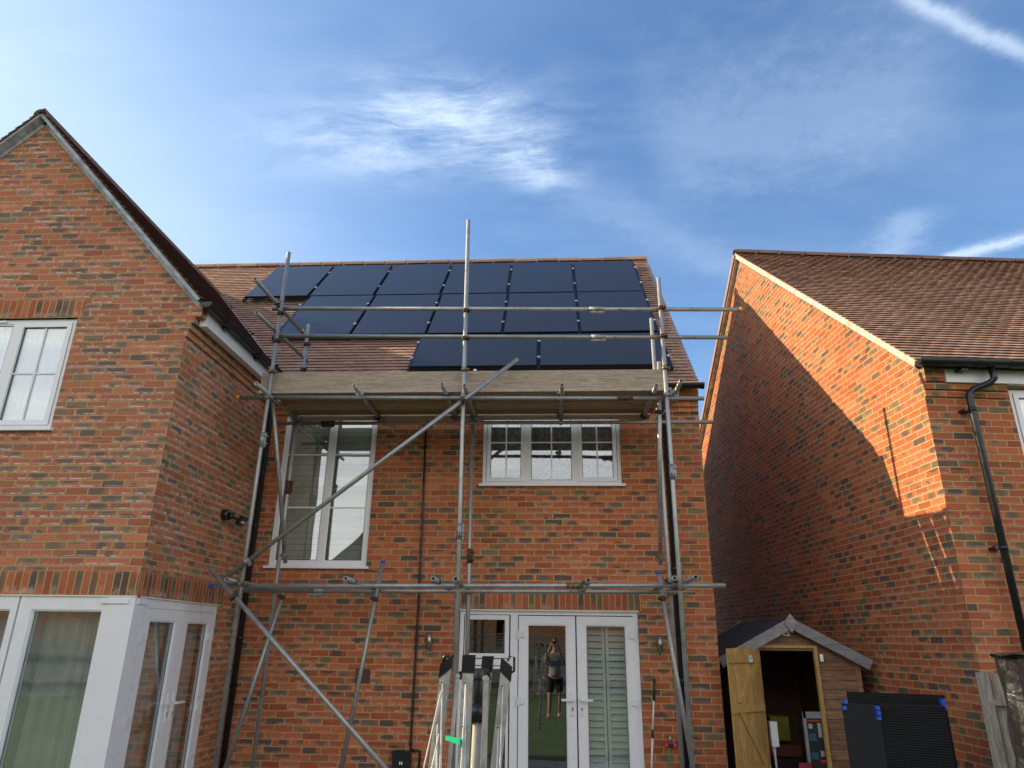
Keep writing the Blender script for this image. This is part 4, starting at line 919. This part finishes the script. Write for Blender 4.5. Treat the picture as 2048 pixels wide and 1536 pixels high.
# contents of the shed
b = MB(); b.tube([(2.56, 9.25, .04), (2.545, 9.22, .50), (2.535, 9.2, .62)], .02, 10, radii=[.012, .014, .03]); b.box((2.50, 9.13, .60), (2.58, 9.24, .86)); tag(b.build('strimmer', WHITE, None, .02), 'white upright garden tool just inside the shed doorway', 'garden tool')
b = MB(); b.box((2.68, 9.75, .60), (2.90, 10.0, .86)); tag(b.build('yellow_bag', simple('yellow_fabric', (.16, .17, .01), .9), None, .05), 'yellow green bag among the things in the shed', 'bag')
b = MB(); b.box((2.60, 9.62, .44), (3.0, 9.95, .56)); tag(b.build('orange_tool_case', simple('rust_orange', (.13, .03, .01), .8), None, .04), 'rust orange case below the yellow bag in the shed', 'case')
b = MB(); b.box((2.60, 9.5, .07), (2.98, 9.95, .43)); tag(b.build('storage_crate', BLACKP, None, .02), 'black storage crate on the shed floor', 'crate')
bx = thing('printed_box', 'black carton with teal and orange print inside the shed by the right jamb', 'box', (3.0, 9.25, .07))
b = MB(); b.box((2.93, 9.20, .07), (3.11, 9.45, .92)); b.build('carton', simple('black_card', (.015, .015, .018), .5), bx, .004)
for nm_, c, (x0, z0, x1, z1) in (('orange_stripe', (.40, .08, .02), (2.935, .865, 3.108, .885)), ('teal_print', (.02, .11, .13), (2.95, .66, 3.03, .74)), ('teal_print', (.02, .11, .13), (2.95, .47, 3.03, .54)), ('white_print', (.38, .38, .38), (2.955, .79, 3.0, .84)), ('white_print', (.38, .38, .38), (3.06, .70, 3.10, .85)), ('white_print', (.38, .38, .38), (3.06, .50, 3.10, .56)), ('red_print', (.6, .03, .03), (3.05, .44, 3.108, .465))):
    b = MB(); b.box((x0, 9.197, z0), (x1, 9.2005, z1)); b.build(nm_, simple(nm_, c, .6), bx)
b = MB(); b.box((2.90, 9.17, .90), (3.12, 9.20, .97)); b.box((2.895, 9.17, .30), (2.93, 9.20, .97)); tag(b.build('picture_frame', simple('grey_frame', (.24, .26, .27), .6), None, .004), 'pale grey frame edge around the printed carton in the shed', 'frame')
b = MB(); b.box((2.78, 9.14, .28), (2.92, 9.165, .44)); sg = tag(b.build('red_card', simple('crimson_card', (.30, .015, .04), .7), None, .003), 'small crimson edged card low in the shed doorway', 'card')
b = MB(); b.box((2.80, 9.137, .30), (2.90, 9.1395, .40)); b.build('card_face', simple('card_grey', (.08, .08, .085), .7), sg)
# ------------------------------------------------------------------ dark stack by the neighbour wall
t = thing('panel_stack', 'stack of black sheet packs with bright blue corner protectors standing by the shed', 'stack', (2.9, 7.2, 0))
PK = simple('black_pack', (.006, .006, .007), .7, var=.2, scale=30, bump=.002)
def rattan():
    t_ = mat('black_weave'); x, y, z = t_.xyz(t_.obj); a = t_.m('SINE', t_.mul(z, 330.)); bb = t_.m('SINE', t_.mul(t_.add(x, y), 260.))
    h = t_.mul(a, t_.add(.6, t_.mul(bb, .4))); t_.put(t_.b.inputs['Base Color'], t_.mix(t_.ss(-.2, .9, h), (.006, .006, .007), (.010, .010, .012))); t_.b.inputs['Roughness'].default_value = .5
    t_.b.inputs['Specular IOR Level'].default_value = .2; t_.put(t_.b.inputs['Normal'], t_.bump(h, .0012)); return t_.mt
WV = rattan()
yS = 6.85
def col_at(a, b_, Y): return PY(a, b_, Y)
A = PY(1692, 1379, 7.15); Bq = PY(1890, 1397, 6.85); ztop = 1.30
e1 = V(Bq[0]-A[0], Bq[1]-A[1], 0); L1 = np.linalg.norm(e1); e1 /= L1; e2 = V(e1[1]*-1, e1[0], 0)
zA = float((A[2]+Bq[2])/2)
b = MB(); b.box((0, 0, .03), (L1, .12, zA), (A[0], A[1], 0), (e1, e2, V(0, 0, 1))); b.build('rear_pack', WV, t, .008)
C = PY(1682, 1398, 6.95); D = PY(1757, 1410, 6.72); Eq = PY(1890, 1412, 6.55); zC = float((D[2]+Eq[2])/2)
f1 = V(Eq[0]-D[0], Eq[1]-D[1], 0); L2 = np.linalg.norm(f1); f1 /= L2; f2 = V(-f1[1], f1[0], 0)
b = MB(); b.box((0, 0, .03), (L2, .26, zC), (D[0], D[1], 0), (f1, f2, V(0, 0, 1))); b.build('front_pack', WV, t, .008)
g1 = V(C[0]-D[0], C[1]-D[1], 0); L3 = np.linalg.norm(g1); g1 /= L3; g2 = V(g1[1], -g1[0], 0)
b = MB(); b.box((0, 0, .03), (L3, .03, float(D[2])-.004), (D[0]-.004, D[1]-.004, 0), (g1, g2, V(0, 0, 1))); b.box((.02, -.006, .42), (L3-.02, .034, .46), (D[0]-.004, D[1]-.004, 0), (g1, g2, V(0, 0, 1))); b.build('side_pack', PK, t, .006)
for (px, py, Yc, wd, h) in ((1884, 1398, 6.83, .03, .09), (1754, 1412, 6.70, .028, .03), (1756, 1422, 6.70, .028, .03), (1757, 1432, 6.70, .028, .03), (1690, 1400, 6.93, .03, .03), (1688, 1412, 6.93, .03, .03)):
    p = PY(px, py, Yc); b = MB(); b.box((p[0]-wd/2, Yc-.02, p[2]-h), (p[0]+wd/2, Yc+.03, p[2])); b.build('corner_protector', BLUE, t, .008)
# ------------------------------------------------------------------ fence, wrapped object at the right edge
fe = thing('fence_panel', 'weathered grey timber fence panel near the right edge', 'fence', (3.6, 5.9, 0))
F0 = PY(1952, 1345, 6.25); fdir = V(.80, -.60, 0); fn = V(-.60, -.80, 0)
b = MB(); b.box((-.09, -.05, 0), (.0, .05, F0[2]), (F0[0]+.10, 6.25, 0), (fdir, fn, V(0, 0, 1))); b.build('post', FENCEW, fe, .006)
for i in range(8):
    b = MB(); b.box((.012+i*.165, -.012, .05), (.012+i*.165+.158, .008, F0[2]+random.uniform(-.006, .003)), (F0[0]+.10, 6.25, 0), (fdir, fn, V(0, 0, 1))); b.build('fence_board', FENCEW, fe, .003)
for z in (F0[2]-.19, .75):
    b = MB(); b.box((-.0, .009, z-.045), (1.4, .05, z), (F0[0]+.10, 6.25, 0), (fdir, fn, V(0, 0, 1))); b.build('rail', FENCEW, fe, .006)
BAG = simple('black_polythene', (.008, .008, .009), .34, var=.1, scale=20)
tb = BAG.node_tree; 
bb_ = [n for n in tb.nodes if n.type == 'BSDF_PRINCIPLED'][0]; tcn = tb.nodes.new('ShaderNodeTexCoord'); nn_ = tb.nodes.new('ShaderNodeTexNoise'); nn_.inputs['Scale'].default_value = 5; nn_.inputs['Detail'].default_value = 3; nn_.inputs['Distortion'].default_value = 2.
bmp = tb.nodes.new('ShaderNodeBump'); bmp.inputs['Distance'].default_value = .014; tb.links.new(tcn.outputs['Object'], nn_.inputs['Vector']); tb.links.new(nn_.outputs[0], bmp.inputs['Height']); tb.links.new(bmp.outputs[0], bb_.inputs['Normal'])
p = PY(2024, 1318, 4.2); rgb = random.Random(3); b = MB(); seg, lv = 40, 26; ctr = V(p[0]+.26, 4.35, 0); ztp = float(p[2])
rings = []
for k in range(lv+1):
    z = ztp*k/lv; r0 = .24-.02*k/lv
    rings.append([ctr+V(math.cos(a), math.sin(a), 0)*(r0+.012*math.sin(a*7+k*.5)+.008*math.sin(a*13-k*.9)+rgb.uniform(-.002, .002))+V(0, 0, z) for a in np.linspace(0, 2*math.pi, seg, endpoint=False)])
for k in range(3): rings.append([ctr+V(math.cos(a), math.sin(a), 0)*(.24, .255, .0)[k]+V(0, 0, ztp+(.01, .02, .045)[k]+(.006*math.sin(a*9) if k < 2 else 0)) for a in np.linspace(0, 2*math.pi, seg, endpoint=False)])
for i in range(len(rings)-1):
    for j in range(seg): b.quad([rings[i][j], rings[i][(j+1) % seg], rings[i+1][(j+1) % seg], rings[i+1][j]], None, True)
tag(b.build('wrapped_parasol', BAG), 'tall object wrapped in glossy black plastic at the right edge before the fence', 'wrapped object')
# ------------------------------------------------------------------ rotary airer, folded
ra = thing('rotary_airer', 'folded rotary clothes airer with silver arms, black caps and white lines', 'clothes airer', (-.3, 2.45, 0))
arms = {'A': ((895, 1316), (868, 1536), 2.44, 1), 'B': ((938, 1314), (926, 1536), 2.30, 0), 'C': ((976, 1316), (958, 1536), 2.56, 0), 'D': ((1014, 1322), (992, 1536), 2.42, -1)}
ends = {}
for k, (a, c, Y, sl_) in arms.items():
    p, q = PY(*a, Y), PY(*c, Y); d = (q-p)/(q[2]-p[2]); q = p+d*(.62-p[2]); ends[k] = (p, q)
    up = (p-q)/np.linalg.norm(p-q); b = MB(); b.bar(q, p-up*.03, .033, .024, (0, -1, 0))
    ar = b.build('arm', ALU, ra, .005)
    b = MB(); s = V(1, 0, 0); L = .052
    x0, x1 = -.019, .019; lo0, lo1 = (-.062, -.030) if sl_ > 0 else ((-.030, -.062) if sl_ < 0 else (-.045, -.045)); hi0, hi1 = (-.018, .010) if sl_ > 0 else ((.010, -.018) if sl_ < 0 else (.006, .006))
    f = [p+s*x0+up*lo0, p+s*x1+up*lo1, p+s*x1+up*hi1, p+s*x0+up*hi0]; fr_ = [x-V(0, .016, 0) for x in f]; bk_ = [x+V(0, .016, 0) for x in f]
    b.quad(fr_); b.quad(bk_[::-1])
    for i in range(4): b.quad([bk_[i], bk_[(i+1) % 4], fr_[(i+1) % 4], fr_[i]][::-1])
    b.build('arm_cap', BLACKP, ar, .003)
    if k == 'D':
        b = MB(); b.tube([p+s*.002+up*.0, p+s*.006+up*.014, p+s*.022+up*.012, p+s*.026-up*.03, p+s*.017-up*.035], .0038, 8); b.build('hook', BLACKP, ar)
    if k == 'A':
        b = MB(); b.tube([p-s*.012-up*.012, p-s*.010+up*.004, p+s*.004+up*.008], .006, 8); b.build('hook', BLACKP, ar)
    b = MB()
    for z in range(6):
        c_ = p-up*(.075+.118*z)-V(0, .0125, 0)-s*.006; b.tube([c_, c_-V(0, .003, 0)], .0058, 10)
    b.build('eyelets', DULLALU, ar)
    b = MB()
    for z in range(6):
        c_ = p-up*(.075+.118*z)-V(0, .0157, 0)-s*.006; b.tube([c_, c_-V(0, .001, 0)], .003, 8)
    b.build('eyelet_holes', BLACKP, ar)
mast0, mast1 = PY(960, 1345, 2.46), PY(950, 1536, 2.46); dm = (mast1-mast0)/(mast1[2]-mast0[2]); foot = mast0+dm*(.03-mast0[2])
b = MB(); b.tube([foot, mast0], .015, 16); b.build('mast', simple('grey_mast', (.30, .29, .26), .6), ra)
b = MB(); b.tube([mast0+dm*.0, mast0-dm*.115*1], .024, 16); b.tube([mast0+dm*.012, mast0-dm*.02], .036, 16, radii=[.030, .038]); hb = b.build('hub', BLACKP, ra, .002)
for (a, c, Y, wv) in (((916, 1353), (898, 1536), 2.43, .012), ((972, 1358), (968, 1536), 2.36, .017)):
    p, q = PY(*a, Y), PY(*c, Y); d = (q-p)/(q[2]-p[2]); q = p+d*(.9-p[2]); b = MB(); b.bar(q, p, wv, .006, (0, -1, 0)); b.tube([p-V(0, .004, 0), p+V(0, .004, 0)], wv*.62, 14); sto = b.build('strut', DULLALU, ra, .001)
    b = MB(); b.tube([p-V(0, .008, 0), p-V(0, .004, 0)], .005, 10); b.build('rivet', ALU, sto)
b = MB(); p = PY(944, 1352, 2.42); q = PY(985, 1352, 2.42); b.box((PY(918, 1350, 2.45)[0], 2.44, p[2]-.012), (q[0]-.012, 2.47, p[2]+.012)); b.build('strut_hub', BLACKP, ra, .006)
b = MB(); b.tube([mast0-dm*.09, mast0-dm*.145], .03, 12)
tag(b.build('mast_top', BLACKP, ra), None)
b = MB(); rl = random.Random(5)
for (k0, k1) in (('A', 'B'), ('B', 'D'), ('A', 'C'), ('C', 'D')):
    for z in range(5):
        (p0, q0), (p1, q1) = ends[k0], ends[k1]; u0 = (q0-p0)/np.linalg.norm(q0-p0); u1 = (q1-p1)/np.linalg.norm(q1-p1)
        s0 = p0+u0*(.075+.118*z)-V(.004, .018, 0); s1 = p1+u1*(.075+.118*z)-V(.004, .018, 0); dr_ = .62-.06*z+rl.uniform(-.05, .05); pts = []
        for i in range(15):
            x = i/14; sag = dr_*(1-(2*x-1)**2)**.55; bow = V(0, -.02, 0)*math.sin(math.pi*x)
            xx = .5+.5*(2*x-1)*abs(2*x-1)**.6 if False else x
            pts.append(s0*(1-xx)+s1*xx-V(0, 0, sag)+bow)
        b.tube(pts, .0016, 6)
p = ends['A'][0]; b.tube([p-V(.014, .02, .10), p-V(.05, .05, .30), p-V(.085, .05, .62)], .0022, 6); b.tube([p-V(.014, .02, .22), p-V(.045, .05, .40), p-V(.065, .05, .70)], .0020, 6)
b.build('washing_lines', CORD, ra)
b = MB(); p, q = PY(893, 1476, 2.33), PY(922, 1484, 2.27); b.bar(p, (p+q)/2+V(0, 0, .001), .009, .012); b.bar((p+q)/2, q, .009, .014); tag(b.build('clothes_peg', GREEN, None, .002), 'green plastic peg clipped to the lines of the airer', 'peg')
# ------------------------------------------------------------------ garden behind the camera (seen in the glass)
bf = thing('garden_fence', 'long dark timber fence across the end of the lawn, seen only reflected in the glass', 'fence', (0, -8, 0))
b = MB(); x = -18
while x < 6: b.box((x, -8.02, .1), (x+.145, -8.0, 1.45)); x += .15
b.build('fence_boards', FENCEW, bf)
b = MB(); b.box((-18, -8.0, 1.1), (6, -7.95, 1.17)); b.box((-18, -8.0, .4), (6, -7.95, .47)); z = 1.48
while z < 1.95: b.box((-18, -8.02, z), (6, -8.0, z+.045)); z += .085
b.build('rails', FENCEW, bf)
FO = Fr((0, -22, 0), (-1, 0, 0), (0, 1, 0))
rh = thing('opposite_house', 'gabled brick house beyond the garden, seen only as a reflection in the glass', 'house', (-8, -22, 0))
b = MB(); wall(b, FO, 3, 13.4, 0, 5, gable=[(8.2, 9.6)], uoff=.3); wall(b, Fr((-3, 0, 0), (0, -1, 0), (1, 0, 0)), 22, 30, 0, 5); wall(b, Fr((-13.4, 0, 0), (0, -1, 0), (-1, 0, 0)), 22, 30, 0, 5); b.build('walls', BRR, rh)
b = MB(); b.quad([(-2.7, -21.8, 4.75), (-8.2, -21.8, 9.8), (-8.2, -30, 9.8), (-2.7, -30, 4.75)]); b.quad([(-13.7, -21.8, 4.75), (-8.2, -21.8, 9.8), (-8.2, -30, 9.8), (-13.7, -30, 4.75)]); b.build('roof', TILED, rh)
for x0, x1, lb in ((18.5, 36, 'wide brick house beyond the garden at the left, seen only as a reflection'), (-9, 2.6, 'brick house directly behind the camera, seen only as a reflection in the patio doors')):
    rh2 = thing('opposite_house', lb, 'house', (-(x0+x1)/2, -22, 0))
    b = MB(); wall(b, FO, x0, x1, 0, 5.2); b.build('walls', BRR, rh2)
    for xx in (x0, x1):
        b = MB(); wall(b, Fr((-xx, 0, 0), (0, -1, 0), (1, 0, 0)), 22, 30, 0, 5.2, gable=[(26, 9.2)]); b.build('end_wall', BRR, rh2)
    b = MB(); b.quad([(-x0, -21.8, 5.1), (-x1, -21.8, 5.1), (-x1, -26, 9.3), (-x0, -26, 9.3)]); b.build('roof', TILED, rh2)
# the person taking the photograph, reflected in the patio doors
SKIN = simple('skin', (.45, .24, .17), .55, var=.05); SHIRT = simple('grey_shirt', (.24, .25, .28), .85); SHORTS = simple('dark_shorts', (.02, .02, .025), .85); HAIR = simple('dark_hair', (.03, .022, .018), .7)
pe = thing('person', 'person in grey t-shirt and dark shorts holding up a phone, reflected in the door', 'person', (0, -.34, 0))
def skinned(name, pts, edges, rad, mt, parent, root=0, lv=2):
    me = bpy.data.meshes.new(name); me.from_pydata(pts, edges, []); o = bpy.data.objects.new(name, me); col.objects.link(o); o.parent = parent; o.matrix_parent_inverse = Matrix.Translation(-parent_world(parent))
    md = o.modifiers.new('skin', 'SKIN'); me.materials.append(mt)
    if not me.skin_vertices: bpy.context.view_layer.objects.active = o
    for i, rr in enumerate(rad): me.skin_vertices[0].data[i].radius = rr if hasattr(rr, '__len__') else (rr, rr)
    me.skin_vertices[0].data[root].use_root = True
    sb = o.modifiers.new('sub', 'SUBSURF'); sb.levels = lv; sb.render_levels = lv; md.use_smooth_shade = True; return o
P_ = [(0, -.34, .95), (0, -.35, 1.15), (0, -.36, 1.34), (0, -.35, 1.46), (0, -.33, 1.54), (0, -.31, 1.60)]; R2 = [(.15, .10), (.13, .09), (.16, .10), (.10, .07), (.055, .055), (.05, .05)]; E_ = [(0, 1), (1, 2), (2, 3), (3, 4), (4, 5)]
for sgn in (-1, 1):
    i = len(P_); P_ += [(sgn*.18, -.35, 1.41), (sgn*.25, -.26, 1.20), (sgn*.10, -.07, 1.60), (sgn*.075, -.045, 1.655)]; R2 += [.06, .042, .027, .03]; E_ += [(2, i), (i, i+1), (i+1, i+2), (i+2, i+3)]
    j = len(P_); P_ += [(sgn*.10, -.34, .86), (sgn*.12, -.32, .50), (sgn*.12, -.37, .10), (sgn*.13, -.20, .045)]; R2 += [.09, .06, .042, .04]; E_ += [(0, j), (j, j+1), (j+1, j+2), (j+2, j+3)]
body = skinned('body', P_, E_, R2, SKIN, pe)
skinned('t_shirt', [(0, -.34, .84), (0, -.35, 1.15), (0, -.36, 1.34), (0, -.35, 1.44), (-.18, -.35, 1.41), (-.235, -.28, 1.27), (.18, -.35, 1.41), (.235, -.28, 1.27)], [(0, 1), (1, 2), (2, 3), (2, 4), (4, 5), (2, 6), (6, 7)], [(.175, .13), (.155, .115), (.18, .125), (.09, .08), .08, .068, .08, .068], SHIRT, pe)
skinned('shorts', [(0, -.34, .95), (-.10, -.34, .84), (-.12, -.325, .55), (.10, -.34, .84), (.12, -.325, .55)], [(0, 1), (1, 2), (0, 3), (3, 4)], [(.17, .125), .115, .09, .115, .09], SHORTS, pe)
b = MB()
def ell(b, c, rx, ry, rz_, n=18, m_=12, f=None):
    g_ = [[None]*n for _ in range(m_+1)]
    for i in range(m_+1):
        for j in range(n):
            th, ph = math.pi*i/m_, 2*math.pi*j/n; p = V(math.sin(th)*math.cos(ph), math.sin(th)*math.sin(ph), math.cos(th)); k = f(p) if f else 1
            g_[i][j] = np.array(c)+V(p[0]*rx, p[1]*ry, p[2]*rz_)*k
    for i in range(m_):
        for j in range(n): b.quad([g_[i][j], g_[i+1][j], g_[i+1][(j+1) % n], g_[i][(j+1) % n]], None, True)
hc = (0, -.28, 1.69)
ell(b, hc, .075, .095, .12, f=lambda p: 1-.12*max(0, -p[2])*(1-abs(p[1])) ); b.tube([(0, -.185, 1.70), (0, -.168, 1.672), (0, -.185, 1.66)], .012, 8)
for sg in (-1, 1): b.tube([(sg*.072, -.28, 1.715), (sg*.086, -.285, 1.69), (sg*.074, -.28, 1.66)], .012, 8)
b.build('head', SKIN, pe)
b = MB(); ell(b, (0, -.295, 1.715), .082, .10, .105, f=lambda p: 1 if (p[2] > .25 or p[1] < -.1) else .85); b.build('hair', HAIR, pe)
b = MB()
for sg in (-1, 1):
    b.tube([(sg*.03, -.187, 1.71), (sg*.03, -.182, 1.71)], .009, 8)
b.build('eyes', BLACKP, pe)
for sg in (-1, 1):
    b = MB()
    for k in range(4): b.tube([(sg*.075, -.045, 1.645+.018*k), (sg*.060, -.018, 1.650+.018*k), (sg*.042, -.012, 1.652+.018*k)], .0085, 8, radii=[.010, .0085, .007])
    b.tube([(sg*.07, -.05, 1.65), (sg*.05, -.045, 1.67), (sg*.035, -.036, 1.68)], .010, 8, radii=[.012, .010, .008]); b.build('hand', SKIN, pe)
b = MB(); b.box((-.08, -.032, 1.663), (.08, -.024, 1.737)); tag(b.build('smartphone', BLACKP, None, .003), 'black smartphone held up by the person reflected in the patio door', 'phone')
